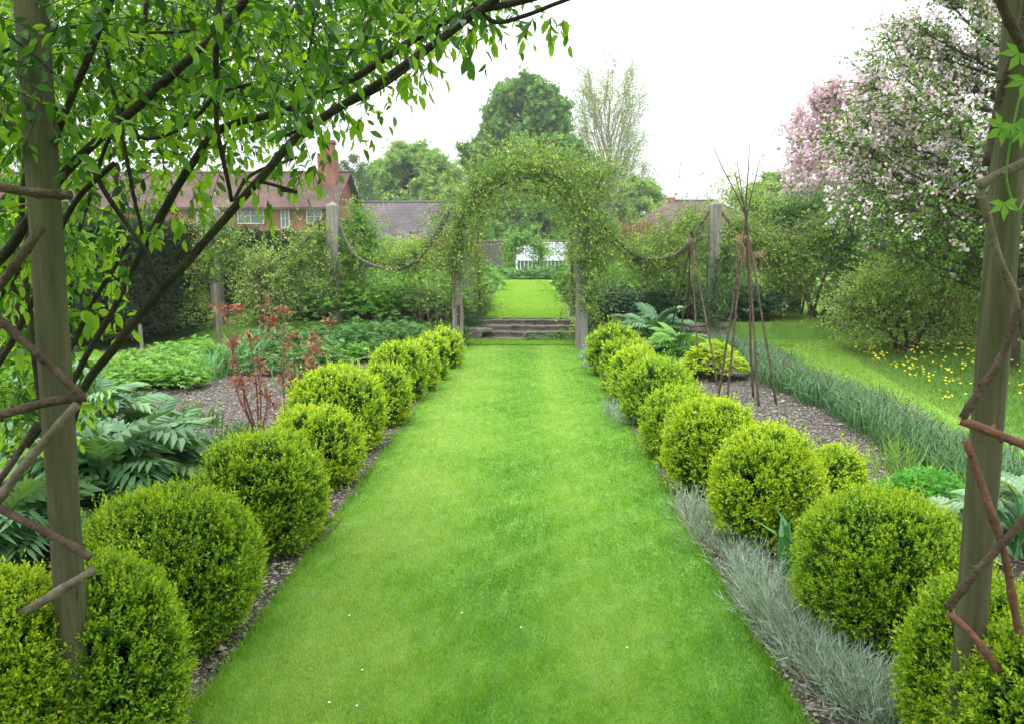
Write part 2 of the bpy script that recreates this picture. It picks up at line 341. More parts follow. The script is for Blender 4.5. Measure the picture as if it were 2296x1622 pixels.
M['white'] = surf('white_paint', [(.3, (.58, .59, .61)), (.7, (.68, .69, .71))], 4, rough=.5, bump=.05)
def glass(name, c, rough=.12):
    m = bpy.data.materials.new(name); m.use_nodes = True; nt = m.node_tree; p = nt.nodes['Principled BSDF']
    tc = nt.nodes.new('ShaderNodeTexCoord'); no = nt.nodes.new('ShaderNodeTexNoise'); no.inputs['Scale'].default_value = 1.2; nt.links.new(tc.outputs['Object'], no.inputs['Vector'])
    nt.links.new(ramp(nt, no.outputs[0], [(.3, tuple(a*.7 for a in c)), (.7, c)]), p.inputs['Base Color'])
    p.inputs['Roughness'].default_value = rough; p.inputs['Specular IOR Level'].default_value = .9; return m
M['glass'] = glass('window_glass', (.10, .12, .13))
M['whiteglass'] = glass('whitewashed_glass', (.20, .23, .28), .25)

# ------------------------------------------------------------------ setting: ground, lawns, beds
def sheet(name, x0, x1, y0, y1, dz, mat, step=.25, wob=0, seed=0, xl=None, xr=None, rough=0, label=None):
    nx = max(3, int((x1-x0)/step)); ny = max(3, int((y1-y0)/step))
    u = np.linspace(0, 1, nx); yy = np.linspace(y0, y1, ny)
    U, Y = np.meshgrid(u, yy)
    XL = (np.full(ny, x0) if xl is None else np.array([xl(a) for a in yy])); XR = (np.full(ny, x1) if xr is None else np.array([xr(a) for a in yy]))
    if wob:
        XL = XL+wob*sn(np.stack([yy*0, yy, yy*0], 1), seed, 2.); XR = XR+wob*sn(np.stack([yy*0, yy, yy*0+9], 1), seed+1, 2.)
    X = XL[:, None]+(XR-XL)[:, None]*U
    Z = hgt(X, Y)+dz
    if rough:
        P = np.stack([X, Y, X*0], -1); Z = Z+rough*(sn(P, seed+5, 3.)+.6*sn(P, seed+6, 9.)+.5*rng.normal(size=X.shape))
    V = np.stack([X, Y, Z], -1).reshape(-1, 3)
    i = np.arange(ny-1)[:, None]; j = np.arange(nx-1)[None]; a = i*nx+j
    F = np.stack([a, a+1, a+nx+1, a+nx], -1).reshape(-1, 4)
    g = G(); g.add(V, F)
    return tag(g.build(name, mat, smooth=True), kind='structure')
# lawn edges measured on the photo
LL = -1.135; LR = .965      # filled from photo positions below
pL = gp(600, 1400); pL2 = gp(1020, 800); pR = gp(1590, 1280); pR2 = gp(1310, 790)
LL = float((pL[0]+pL2[0])/2); LR = float((pR[0]+pR2[0])/2)
print('LAWN', LL, LR, pL, pL2, pR, pR2)
ext = []
gx = np.unique(np.concatenate([[-900, -300, -120, -60, -30, -20], np.arange(-14, 14.1, .5), [20, 30, 60, 120, 300, 900]]))
gy = np.unique(np.concatenate([[-60, -20, -5, 0], np.arange(1, 15, 1.), np.arange(15.4, 16.6, .06), np.arange(17, 50, 1.), [60, 90, 150, 300, 900]]))
X, Y = np.meshgrid(gx, gy); V = np.stack([X, Y, hgt(X, Y)], -1).reshape(-1, 3)
nx = len(gx); i = np.arange(len(gy)-1)[:, None]; j = np.arange(nx-1)[None]; a = i*nx+j
g = G(); g.add(V, np.stack([a, a+1, a+nx+1, a+nx], -1).reshape(-1, 4)); tag(g.build('ground', M['turf'], smooth=False), kind='structure')
sheet('lawn', LL, LR, -2, 15.5, .03, M['turf'], .12, .012, 3)
BL, BR = -4.9, 3.55
sheet('flower_bed_soil', BL, LL+.03, -1, 15.7, .026, M['soil'], .07, .02, 8, rough=.009)
sheet('flower_bed_soil', LR-.03, BR, -1, 14.2, .026, M['soil'], .07, .02, 18, rough=.009)
sheet('terrace_bed_soil', -5.6, -1.05, 16.1, 32, .02, M['soil'], .3, .03, 28)
sheet('terrace_bed_soil', 1.0, 5.2, 16.1, 32, .02, M['soil'], .3, .03, 38)
UXL = lambda y: -.95-.012*(y-16); UXR = lambda y: .80+.012*(y-16)
sheet('upper_lawn', -1, 1, 16.46, 33.5, .03, M['turf2'], .3, .02, 5, xl=UXL, xr=UXR)

def blades(g, xy, h, wdt, tint, T=GRASS, lean=.35, dz=0.0, zs=1.0):
    n = len(xy); P = np.stack([xy[:, 0], xy[:, 1], hgt(xy[:, 0], xy[:, 1])+dz], 1)
    D = np.array([0, 0, 1.])+rng.normal(size=(n, 3))*lean*np.array([1, 1, .2])
    U = rv(n)*np.array([1, 1, .1])
    hh = h*rng.uniform(.6, 1.25, n)
    place(g, T, P, D, U, hh, wdt/hh, tint, 0, zs)
def rect_pts(n, x0, x1, y0, y1, p=0.0):
    """random points, denser towards the near end (y0) when p > 0"""
    u = rng.uniform(0, 1, n); p = 1.001 if p == 1 else p
    y = (y0**(1-p)+u*(y1**(1-p)-y0**(1-p)))**(1/(1-p)) if p else y0+u*(y1-y0)
    return np.stack([rng.uniform(x0, x1, n), y], 1)
# near lawn blades, mowing stripes are paler and darker bands of blade tint
def lawn_tint(xy):
    P = np.stack([xy[:, 0]*1.0, xy[:, 1]*.55, xy[:, 0]*0], 1)
    u = (xy[:, 0]-LL)/(LR-LL)
    band = np.interp(u, [0, .06, .14, .3, .42, .5, .58, .68, .82, .92, 1], [.40, .62, .85, .70, .42, .25, .36, .70, .52, .34, .25])
    return np.clip(band+.13*sn(P, 41, 1.6)+.13*sn(P, 42, 5)+.10*sn(P, 43, 14)+.09*sn(P, 44, 40)+rng.normal(size=len(xy))*.16, 0, 1)
g = G()
xy = rect_pts(360000, LL-.02, LR+.02, 2.3, 15.45, 1.7)
d = xy[:, 1]
hb = .022+.006*sn(np.c_[xy, xy[:, 0]*0], 50, 25)
blades(g, xy, hb, .0025*np.clip(d/3.2, 1, 4), lawn_tint(xy), dz=.025, lean=.45)
edge = rect_pts(9000, 0, 1, 2.3, 15.4, 1.5)
edge[:, 0] = np.where(rng.random(9000) < .5, LL-.01, LR+.01)+rng.normal(size=9000)*.016
blades(g, edge, .055, .004*np.clip(edge[:, 1]/4, 1, 3), rng.uniform(.1, .7, 9000), dz=.01, lean=.5)
tag(g.build('lawn_grass', M['lawn']), kind='stuff')
g = G(); xy = np.c_[np.where(rng.random(5200) < .75, LL, LR)+rng.normal(size=5200)*.035, rng.uniform(2.4, 12, 5200)]
xy = xy[sn(np.c_[xy*[1, 2.2], xy[:, 0]*0], 61, 2.) > .05]
blades(g, xy, .020, .004, rng.uniform(0, .6, len(xy)), dz=.02, lean=.8); tag(g.build('dry_lawn_edge', M['straw']), kind='stuff')
g = G(); xy = rect_pts(45000, -1.1, 1.1, 16.46, 33.3, 1.6); k = (xy[:, 0] > -.97) & (xy[:, 0] < .82); xy = xy[k]
blades(g, xy, .035, .016*xy[:, 1]/18, np.clip(rng.normal(size=len(xy))*.15+.5+.15*sn(np.c_[xy, xy[:, 0]*0], 9, 1.2), 0, 1), dz=.025, lean=.5)
tag(g.build('upper_lawn_grass', M['lawn2']), kind='stuff')
# small lip in the turf before the steps
sheet('turf_strip', -1.2, 4.9, 14.62, 15.46, .045, M['turf2'], .12, .01, 66)
g = G(); xy = rect_pts(22000, -1.2, 4.9, 14.62, 15.46); blades(g, xy, .03, .013, rng.uniform(.2, .8, len(xy)), dz=.045)
tag(g.build('turf_strip_grass', M['lawn']), kind='stuff')
# mown path, meadow
def path_l(y): return 3.75+.06*max(0, y-10)+.010*(y-9)**2*(y > 13)
PXR = lambda y: float(np.interp(y, [1, 6, 8.2, 10.8, 13.2, 16], [3.9, 4.2, 4.45, 4.9, 5.35, 6.0]))
sheet('mown_path', 3.7, 5, 1, 15.5, .02, M['turf2'], .25, .03, 71, xl=lambda y: 3.6, xr=PXR)
g = G(); xy = rect_pts(70000, 3.5, 7.0, 4, 15.6, 1.2); k = xy[:, 0] < np.array([PXR(a) for a in xy[:, 1]])+rng.normal(size=len(xy))*.22; xy = xy[k]
blades(g, xy, .045, .008*np.clip(xy[:, 1]/8, .7, 2), np.clip(rng.normal(size=len(xy))*.2+.55, 0, 1), dz=.015, lean=.5)
xy = rect_pts(30000, -6.8, -4.8, 6, 24, 1.0)
blades(g, xy, .045, .012*np.clip(xy[:, 1]/10, .7, 2), np.clip(rng.normal(size=len(xy))*.2+.35, 0, 1), dz=.0, lean=.5)
xy = rect_pts(34000, 2.6, 9.5, 14.4, 17.5); xy = xy[(xy[:, 1] > 15.4) | (xy[:, 0] > 4.85)]; xy = xy[(xy[:, 0] > 5.9) | (xy[:, 1] < 15.7)]
blades(g, xy, .045, .012, np.clip(rng.normal(size=len(xy))*.2+.5, 0, 1), dz=.0, lean=.5)
xy = rect_pts(12000, 4.9, 7.2, 15.3, 17.2)
blades(g, xy, .05, .013, np.clip(rng.normal(size=len(xy))*.2+.5, 0, 1), dz=.0, lean=.5)
xy = rect_pts(24000, 4.6, 12, 16, 34, 1.0)
blades(g, xy, .045, .022, np.clip(rng.normal(size=len(xy))*.2+.6, 0, 1), dz=.0, lean=.5)
tag(g.build('mown_path_grass', M['path']), kind='stuff')
g = G(); xy = rect_pts(150000, 3.9, 13, 3.5, 16.5, 1.1)
px = np.array([PXR(a) for a in xy[:, 1]])+.18*sn(np.c_[xy[:, 1]*0, xy[:, 1], xy[:, 1]*0], 4, 1.5)
k = xy[:, 0] > px; xy = xy[k]; px = px[k]
hh = np.clip((xy[:, 0]-px)/2.0, .14, 1)*(.27+.06*sn(np.c_[xy, xy[:, 0]*0], 31, 1.3))
blades(g, xy, hh, .007*np.clip(xy[:, 1]/7, .8, 2.2), np.clip(rng.normal(size=len(xy))*.2+.45, 0, 1), ARC, lean=.22)
tag(g.build('meadow_grass', M['meadow']), kind='stuff')
g = G(); gs = G()
n = 2200; xy = rect_pts(n, 4.5, 8, 6.5, 14.0, .8); px = np.array([PXR(a) for a in xy[:, 1]])
dn = sn(np.c_[xy, xy[:, 0]*0], 77, 1.4)
k = (xy[:, 0] > px+.05) & (dn > -.5) & (xy[:, 0] < px+1.7); xy = xy[k][:420]
px = np.array([PXR(a) for a in xy[:, 1]]); P = np.c_[xy, np.clip((xy[:, 0]-px)/2.0, .14, 1)*.27+.06+.09*rng.random(len(xy))]
place(g, FLOWER, P, rv(len(P))*[1, 1, .2], np.c_[rng.normal(size=(len(P), 2))*.4-np.array([0, .4]), np.ones(len(P))], .030*np.clip(P[:, 1]/9, .8, 1.6), 1, rng.random(len(P)))
tag(g.build('buttercups', M['yellow']), kind='stuff')
# gravelly flecks on the soil
g = G(); OCT = T_([(1, 0, 0), (0, 1, 0), (-1, 0, 0), (0, -1, 0), (0, 0, .6), (.2, .1, -.4)], [[0, 1, 4], [1, 2, 4], [2, 3, 4], [3, 0, 4]])
xa = rect_pts(9000, BL, LL-.02, 2.5, 14.5, 1.2); xb = rect_pts(8000, LR+.02, BR, 2.5, 14, 1.2); xy = np.r_[xa, xb]
P = np.c_[xy, np.full(len(xy), .032)]
place(g, OCT, P, rv(len(P))*[1, 1, .2], np.tile([0, 0, 1.], (len(P), 1)), rng.gamma(2., .0032, len(P))+.003, rng.uniform(.6, 1.2, len(P)), rng.beta(1.5, 2, len(P)))
tag(g.build('flint_chips', M['stone_c']), kind='stuff')
# small weeds on bare soil
g = G(); xy = np.r_[rect_pts(620, BL, LL-.05, 3, 14, .8), rect_pts(240, LR+.05, BR, 3, 13, .8)]
O = np.repeat(np.c_[xy, np.full(len(xy), .02)], 6, 0); Dd = nrm(np.c_[rng.normal(size=(len(O), 2)), rng.uniform(.4, 1, len(O))])
place(g, BLEAF, O, Dd, np.tile([0, 0, 1.], (len(O), 1)), rng.uniform(.02, .05, len(O)), .5, rng.random(len(O)))
tag(g.build('small_weeds', M['fresh']), kind='stuff')
# daisies and fallen petals on the lawn
g = G()
for (x, y) in [(783, 1378), (800, 1580), (738, 1573), (1168, 1405), (1035, 1372), (812, 1500), (1405, 1450), (1012, 970), (1250, 1010)]:
    p = gp(x, y, .05); place(g, FLOWER, p[None], np.array([[1., 0, 0]]), np.array([[0, 0, 1.]]), (.011 if y > 1370 else .014), 1, rng.random())
tag(g.build('fallen_petals', M['daisy']), kind='stuff')

# ------------------------------------------------------------------ box balls
def box_ball(cx, cy, rx, ry, h, label, holes=0.0, seed=0, ex=2.5, flat=0.0):
    ex = 2.5+.9*((seed*7) % 10)/10
    dist = math.hypot(cx, cy); k = max(1., dist/3.6)
    base = hgt(cx, cy)
    t = thing('box_ball', label, 'shrub', (cx, cy, float(base)), 'clipped box balls edging the lawn')
    area = 2*math.pi*rx*h*1.25
    n = int(area*5200/k**1.55)
    u = rv(int(n*1.5)); u = u[u[:, 2] > -.8][:n]
    def rad(u):
        s = (np.abs(u[:, 0])**ex+np.abs(u[:, 1])**ex)**(1/ex)
        s = (s**ex+np.abs(u[:, 2])**ex)**(1/ex)
        return 1/s**.55
    r = rad(u); hh = h*.52
    nz = sn(u, seed, 2.2)*.035+sn(u, seed+1, 5.)*.025
    b_t = .10*math.sin(seed*1.7)
    if holes:
        hv = sn(u, seed+2, 3.4)+.5*sn(u, seed+4, 9.)
        dip = np.clip((hv-(1.05-holes))*1.2, 0, 1)
    else: dip = np.clip((sn(u, seed+2, 4.)-.85)*1.0, 0, .5)
    keep = rng.random(len(u)) > dip*.75
    r = r*(1+nz)*(1-(.30 if holes else .14)*dip); u, r = u[keep], r[keep]
    S = np.array([rx, ry, hh])
    C = np.array([cx, cy, base+hh*.96])
    P = C+u*r[:, None]*S
    nr = nrm(u/S)
    P0, D0, k0 = P.copy(), nrm(nr*.8+[0, 0, .6]+rng.normal(size=u.shape)*.4), rng.random(len(P)) < .42
    nc = max(8, len(P)//6); ci = rng.integers(0, len(P), nc)           # tufts of shoots rather than an even fuzz
    own = np.repeat(ci, 6); jt = rng.normal(size=(len(own), 3))*.0165*k**.5; raise_ = np.repeat(rng.gamma(1.6, .0065, nc)*k**.5, 6)[:, None]
    nr = nr[own]; P = P[own]+jt-nr*np.sum(jt*nr, 1, keepdims=True)+nr*(raise_-.008); u = u[own]
    D = nrm(nr*.75+np.array([0, 0, .7])+jt*16/k**.5+rng.normal(size=u.shape)*.20)
    size = .0158*k**.84
    L = .050*k**.5
    gl = G()
    L_ = L*rng.uniform(.7, 1.5, len(P))
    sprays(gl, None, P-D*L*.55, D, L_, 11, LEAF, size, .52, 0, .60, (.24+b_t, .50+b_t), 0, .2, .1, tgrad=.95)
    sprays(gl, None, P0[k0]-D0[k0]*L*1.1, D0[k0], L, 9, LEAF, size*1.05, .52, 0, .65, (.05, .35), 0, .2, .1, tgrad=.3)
    kk = rng.random(len(P)) < .03
    sprays(gl, None, P[kk], nrm(D[kk]+[0, 0, .5]), L*rng.uniform(1.2, 2.2, kk.sum()), 9, LEAF, size*1.05, .5, 0, .55, (.35, .75), 0, .2, .1, tgrad=.4)
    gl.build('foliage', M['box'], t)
    # solid core, coloured near black to stand in for the shade inside
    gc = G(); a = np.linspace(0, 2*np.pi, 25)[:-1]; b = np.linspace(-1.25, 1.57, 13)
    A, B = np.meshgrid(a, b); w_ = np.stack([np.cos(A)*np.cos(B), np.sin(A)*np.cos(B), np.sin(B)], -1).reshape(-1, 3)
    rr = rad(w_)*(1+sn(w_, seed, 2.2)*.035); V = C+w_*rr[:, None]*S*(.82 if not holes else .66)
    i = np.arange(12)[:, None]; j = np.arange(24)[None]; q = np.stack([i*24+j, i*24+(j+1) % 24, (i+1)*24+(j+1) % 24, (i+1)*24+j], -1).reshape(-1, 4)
    gc.add(V, q); gc.build('shade_core', M['core'], t, smooth=True)
    gt = G(); O = np.tile([cx, cy, base-.02], (6, 1))+rng.normal(size=(6, 3))*[.05, .05, 0]
    sprays(gl, gt, O, nrm(rng.normal(size=(6, 3))*[.5, .5, 0]+[0, 0, 1]), h*.35, 0, stem=.012)
    gt.build('stem', M['twig'], t)
    return t
def ball_px(xl, xr, yt, yb, label, holes=0, ex=2.5, ratio=1.0, seed=None):
    """from the ball's outline on the photo to ground position and size"""
    xc = (xl+xr)/2
    Yf = gp(xc, yb)[1]
    half = (xr-xl)/2/1785.
    r = half*Yf/(1-half*.9)
    Yc = Yf+r*.75
    c = at(xc, yb, Yc)
    r = half*Yc*CP*.97
    top = at(xc, yt, Yc-r*.25)[2]
    r *= .94; box_ball(c[0], Yc, r, r*ratio, top*.885, label, holes, seed if seed is not None else int(xl+yt), ex)
LB = [(-150, 215, 1275, 1900, 'near box ball in the bottom left corner left of the round post', 0),
      (85, 435, 1245, 1800, 'tall bright box ball just behind the round post at lower left', .1),
      (190, 597, 1092, 1510, 'broad box ball second from the lower left post, cut off by none', 0.25),
      (455, 741, 970, 1268, 'box ball with a dark bare hollow in its left face, left row', .5),
      (612, 815, 912, 1108, 'compact round box ball in front of the tall one, left row', .1),
      (655, 864, 820, 1032, 'tall wide box ball beside the red rose bushes', .25),
      (808, 917, 820, 965, 'narrow box ball tucked behind the tall wide one, left row', 0),
      (836, 953, 768, 910, 'box ball with darker face fifth from the arch, left row', .3),
      (903, 978, 765, 884, 'small box ball between two others near the left arch post', 0),
      (932, 1003, 748, 858, 'second box ball from the left arch post', 0),
      (958, 1032, 739, 832, 'last box ball of the left row, touching the arch post', 0)]
LB[2] = (*LB[2][:4], 'broad domed box ball with the widest top in the left row', .25)
RB = [(1323, 1432, 735, 850, 'first box ball of the right row, beside the right arch post', .3),
      (1352, 1452, 765, 885, 'second box ball from the right arch post', 0),
      (1368, 1486, 780, 912, 'third box ball from the right arch post', 0),
      (1390, 1550, 808, 968, 'box ball with dark patch on its left flank, mid right row', .35),
      (1438, 1600, 868, 1048, 'half hidden box ball in the middle of the right row', 0),
      (1484, 1692, 893, 1124, 'tall smooth egg shaped box ball in the right row', 0),
      (1588, 1838, 952, 1262, 'open shaggy box ball with dark hollows and loose sprigs, right row', .6),
      (1806, 1926, 1008, 1150, 'small box bush leaning out from the back of the shaggy ball', .3),
      (1772, 2142, 1103, 1515, 'large smooth domed box ball beside the silver edging', .1),
      (2010, 2330, 1290, 1800, 'bushy box ball behind the lower right post', .2),
      (2100, 2500, 1400, 2000, 'nearest box ball in the bottom right corner', .1)]
for b in LB+RB: ball_px(*b[:4], b[4], b[5])

# ------------------------------------------------------------------ steps
st = thing('stone_steps', 'low dark stone steps rising between the arch posts to the upper lawn', 'steps', (0, 15.5, 0))
for k in range(4):
    g = G(); y0 = 15.46+.27*k; z = .10*(k+1)-.03
    nxs = 24; xs = np.linspace(-1.12+.03*k, 1.0-.03*k, nxs)
    fr = y0+.012*rng.normal(size=nxs); zt = z+.006*rng.normal(size=nxs)
    rows = [np.c_[xs, fr+.015, zt*0+z-.12], np.c_[xs, fr+.015, zt-.035], np.c_[xs, fr-.012, zt-.03], np.c_[xs, fr-.008, zt], np.c_[xs, fr+.33, zt+.002], np.c_[xs, fr+.33, zt*0+z-.12]]
    V = np.concatenate(rows); i = np.arange(5)[:, None]; j = np.arange(nxs-1)[None]
    g.add(V, np.stack([i*nxs+j, i*nxs+j+1, (i+1)*nxs+j+1, (i+1)*nxs+j], -1).reshape(-1, 4))
    g.add(V[[k_*nxs for k_ in range(6)]], [[0, 1, 2, 3], [0, 3, 4, 5]]); g.add(V[[k_*nxs+nxs-1 for k_ in range(6)]], [[3, 2, 1, 0], [5, 4, 3, 0]])
    g.build('step', M['stone'], st)
def stones(label, x0, x1, y0, y1, rows, name='dry_stone_edging'):
    t = thing(name, label, 'edging', ((x0+x1)/2, (y0+y1)/2, 0)); g = G()
    for r in range(rows):
        x = x0+.1*(r % 2)
        while x < x1:
            wd = rng.uniform(.22, .5); f = (x-x0)/(x1-x0)
            p = np.array([x+wd/2, y0+(y1-y0)*f+rng.normal()*.02, .045+.085*r])
            th = np.array([[a, b, c] for a in (-1, 1) for b in (-1, 1) for c in (-1, 1)])*np.array([wd/2-.01, .16, .04])+rng.normal(size=(8, 3))*.012
            g.add(p+th, [[0, 1, 3, 2], [4, 6, 7, 5], [0, 4, 5, 1], [2, 3, 7, 6], [0, 2, 6, 4], [1, 5, 7, 3]]); x += wd
    g.build('stone_course', M['stone'], t, bevel=.012)
stones('low dry stone edging of the raised bed by the mown path', 2.0, 6.0, 15.75, 16.2, 4)
stones('short run of edging stone left of the steps', -2.6, -1.12, 15.9, 15.62, 3)
stones('short run of edging stone right of the steps under the arch post', 1.02, 2.0, 15.62, 15.72, 3)

# ------------------------------------------------------------------ pergola posts, ropes, climbers
def square_post(px, ytop, Y, wpx, label, lean=0, slit=False, ybase=None, grp='grey oak posts of the rope pergola'):
    top = at(px, ytop, Y); wd = wpx/1785*Y; z0 = float(hgt(top[0], Y))-.05
    t = thing('pergola_post', label, 'post', (top[0], Y, z0), grp); g = G()
    n = 9; zs = np.linspace(z0, top[2]-wd*.35, n)
    ring = np.array([[-1, -1], [-.86, -1], [.86, -1], [1, -1], [1, -.86], [1, .86], [1, 1], [.86, 1], [-.86, 1], [-1, 1], [-1, .86], [-1, -.86]])*wd/2
    ring[[0, 3, 6, 9]] *= .93
    V = []
    for z in zs:
        f = (z-z0)/(top[2]-z0); V.append(np.c_[ring*(1-.06*f)+rng.normal(size=2)*.004+[top[0]+lean*(f-1), Y], np.full(12, z)])
    tip = np.array([[top[0], Y, top[2]]])
    V = np.concatenate(V+[tip]); i = np.arange(n-1)[:, None]; j = np.arange(12)[None]
    g.add(V, np.stack([i*12+j, i*12+(j+1) % 12, (i+1)*12+(j+1) % 12, (i+1)*12+j], -1).reshape(-1, 4))
    b = (n-1)*12; g.f.append(np.array([[b+k, b+(k+1) % 12, n*12] for k in range(12)], np.int32)); g.t.append(np.full(12, .5, np.float32)); g.m.append(np.zeros(12, np.int32))
    g.build('post_shaft', M['oak'], t)
    if slit:
        s = G(); box(s, (top[0]+.02, Y-wd/2-.012, z0+.05+.42), (.05, .02, .75)); s.build('repair_plate', M['bark'], t)
    return t
PY = 14.3; PB = 17.3; PR_ = 15.95
POSTS = [(1024, 478, PY, 24, 'left front post of the flowery arch, with dark strip at its foot'), (1049, 500, PB, 21, 'left rear post of the arch standing on the terrace'),
         (1306, 478, PY, 27, 'right front post of the arch at the lawn edge'), (1289, 500, PB, 20, 'right rear post of the arch on the terrace'),
         (745, 452, PR_, 27, 'tall bare topped grey post in front of the brick chimney'), (478, 462, PR_, 24, 'leftmost pergola post beside the dark hedge'),
         (572, 560, 20.5, 20, 'shorter grey post between the hedge and the red roses'), (810, 520, 19.5, 19, 'thin rear post half lost in foliage left of the arch'),
         (1603, 450, PR_, 25, 'tall grey post behind the hazel tepees'), (1526, 503, 19.0, 20, 'dark ended rear post between arch and tepees'),
         (1786, 560, 19.0, 25, 'rear post at the right end of the stone edging'), (1894, 500, PR_, 25, 'rightmost pergola post beside the meadow')]
for k, (a, b, c, d_, l) in enumerate(POSTS): square_post(a, b, c, d_, l, slit=(k == 0))
def rope(pts, label, r=.030):
    P = np.array([at(p[0], p[1], p[2]-.22) for p in pts]); Q = spline(P, 40)
    t = thing('pergola_rope', label, 'rope', Q[20], 'thick ropes swagged between the posts'); g = G()
    th = np.linspace(0, 95, 160); C = spline(P, 160); T = nrm(np.gradient(C, axis=0)); A = nrm(np.cross(T, [0, 0, 1.])); B = np.cross(T, A)
    for ph in (0, 2.09, 4.19):
        tubes(g, C+r*.5*(np.cos(th+ph)[:, None]*A+np.sin(th+ph)[:, None]*B), r*.62, 5)
    g.build('rope_strand', M['rope'], t, smooth=True); return Q
R1 = rope([(745, 458, 16.3), (690, 535, 16.3), (610, 585, 16.3), (530, 560, 16.3), (480, 470, 16.3)], 'rope swag left of the bare topped post')
R2 = rope([(1010, 470, 14.5), (975, 535, 15), (925, 590, 15.5), (868, 602, 15.8), (800, 575, 16), (762, 510, 16.2), (745, 458, 16.3)], 'rope swag from the bare topped post to the arch')
R3 = rope([(1325, 478, 14.4), (1372, 528, 14.9), (1425, 574, 15.4), (1480, 580, 15.8), (1528, 560, 16), (1568, 505, 16.2), (1600, 458, 16.3)], 'rope swag from the arch to the post behind the tepees')
R4 = rope([(1603, 458, 16.3), (1640, 505, 16.3), (1690, 560, 16.3), (1760, 575, 16.3), (1830, 550, 16.3), (1894, 470, 16.3)], 'rope swag over the raised bed at right')

def climber(paths, label, n, r=.22, leaf=.05, name='climbing_rose', mat='rose', stems=None, L=(.2, .5), K=7, up=.5, hang=.25):
    """paths: list of arrays of points; leafy sprays all along them"""
    paths = [np.asarray(p, float) for p in paths]
    t = thing(name, label, 'climbing plant', [*paths[0][0][:2], float(hgt(*paths[0][0][:2]))])
    gs = G(); gl = G(); lens = [np.sum(np.linalg.norm(np.diff(p, axis=0), axis=1)) for p in paths]
    n = int(n*1.15)
    for p, ln in zip(paths, lens):
        for q in range(2):
            C = spline(p, 24); tubes(gs, C+rng.normal(size=3)*.03+.03*np.stack([sn(C, int(rng.integers(999)), 3.) for _ in range(3)], 1), np.linspace(.018, .008, 24), 5)
        m = int(n*ln/sum(lens)); C = spline(p, 200); i_ = rng.integers(0, 200, m); O = C[i_]+rng.normal(size=(m, 3))*(r*rng.gamma(2., .5, (m, 1))*(1+.45*sn(C[i_], 17, 3.))[:, None])*np.array([.5, .5, .45])
        D = nrm(rv(m)+np.array([0, 0, up])); LL_ = rng.uniform(*L, m)
        sprays(gl, gs, O, D, LL_, K, BLEAF if leaf > .08 else LEAF, leaf*1.12, .62, hang, .75, (.0, .85), .0022, .55, tgrad=.25)
        k2 = rng.random(m) < .16
        sprays(gl, gs, O[k2], nrm(rv(m)[k2]+[0, 0, .9]), LL_[k2]*1.9, 8, LEAF, leaf, .55, .35, .7, (.3, 1), .003, .5, tgrad=.3)
    gs.build('stem', M['twig'], t); gl.build('foliage', M[mat], t); return t
def px_path(pts): return np.array([at(*p) for p in pts])
# the arch: two rows of arched rose tunnel
arch = [(1022, 740, 14.3), (1030, 600, 14.3), (1045, 500, 14.3), (1100, 432, 14.3), (1170, 400, 14.3), (1240, 420, 14.3), (1290, 490, 14.3), (1303, 600, 14.3), (1306, 700, 14.3)]
archb = [(1050, 690, 17), (1056, 560, 17), (1075, 490, 17), (1120, 445, 17), (1180, 425, 17), (1235, 445, 17), (1275, 500, 17), (1286, 600, 17), (1290, 680, 17)]
t = thing('arch_frame', 'dark rusty hoop carrying the roses over the arch', 'arch', at(1170, 425, 14.3)); g = G()
for A_ in (arch[1:-1], archb[1:-1]): tubes(g, spline(px_path(A_), 40), .014, 6)
for fr in (.2, .35, .5, .65, .8):
    a = spline(px_path(arch[1:-1]), 40)[int(fr*39)]; b = spline(px_path(archb[1:-1]), 40)[int(fr*39)]; tubes(g, np.stack([a, b]), .010, 5)
g.build('hoop', M['bark'], t)
climber([px_path([(1040, 500, 14.3), (1062, 440, 14.3), (1105, 400, 14.3), (1160, 378, 14.4)]), px_path([(1045, 480, 14.9), (1085, 412, 15), (1140, 382, 15), (1180, 362, 15)])], 'rose mass over the left shoulder and crown of the arch', 600, .30, .055, L=(.2, .6))
climber([px_path([(1165, 378, 14.4), (1225, 385, 14.3), (1275, 415, 14.3), (1302, 480, 14.3)]), px_path([(1180, 372, 15.2), (1240, 382, 15), (1290, 402, 15), (1328, 450, 15)]), px_path([(1310, 460, 14.4), (1345, 420, 14.4), (1350, 380, 14.5)])], 'yellow green rose mass over the right shoulder of the arch', 760, .33, .055, L=(.2, .6))
climber([px_path([(1055, 560, 17), (1072, 495, 17), (1110, 455, 17), (1170, 428, 17)]), px_path([(1170, 428, 17), (1230, 440, 17), (1268, 490, 17), (1284, 570, 17)])], 'shaded roses lining the rear hoop of the arch', 330, .2, .05, L=(.15, .35))
climber([px_path([(1040, 480, 14.1), (1025, 540, 14.1), (1018, 600, 14.15), (1012, 690, 14.2)]), px_path([(1010, 560, 14.6), (985, 600, 14.6)])], 'roses wrapped round the top of the left arch post', 380, .24, .05)
climber([px_path([(1312, 460, 14.1), (1318, 520, 14.1), (1316, 600, 14.1), (1318, 690, 14.15)]), px_path([(1340, 520, 14.5), (1345, 620, 14.5)])], 'roses wrapped round the top of the right arch post', 520, .26, .05)
climber([px_path([(1068, 560, 16.6), (1075, 640, 16.6), (1078, 720, 16.6)])], 'narrow shaggy climber on the rear left arch post', 190, .16, .045)
climber([px_path([(1283, 560, 15.5), (1285, 640, 15.5), (1290, 700, 15.5)])], 'narrow climber on the rear right arch post', 110, .14, .045)
climber([R2[1:20]+[0, .25, .05], R2[12:30]+[0, .25, .05]], 'roses trained along the swag left of the arch', 520, .22, .05, L=(.15, .45))
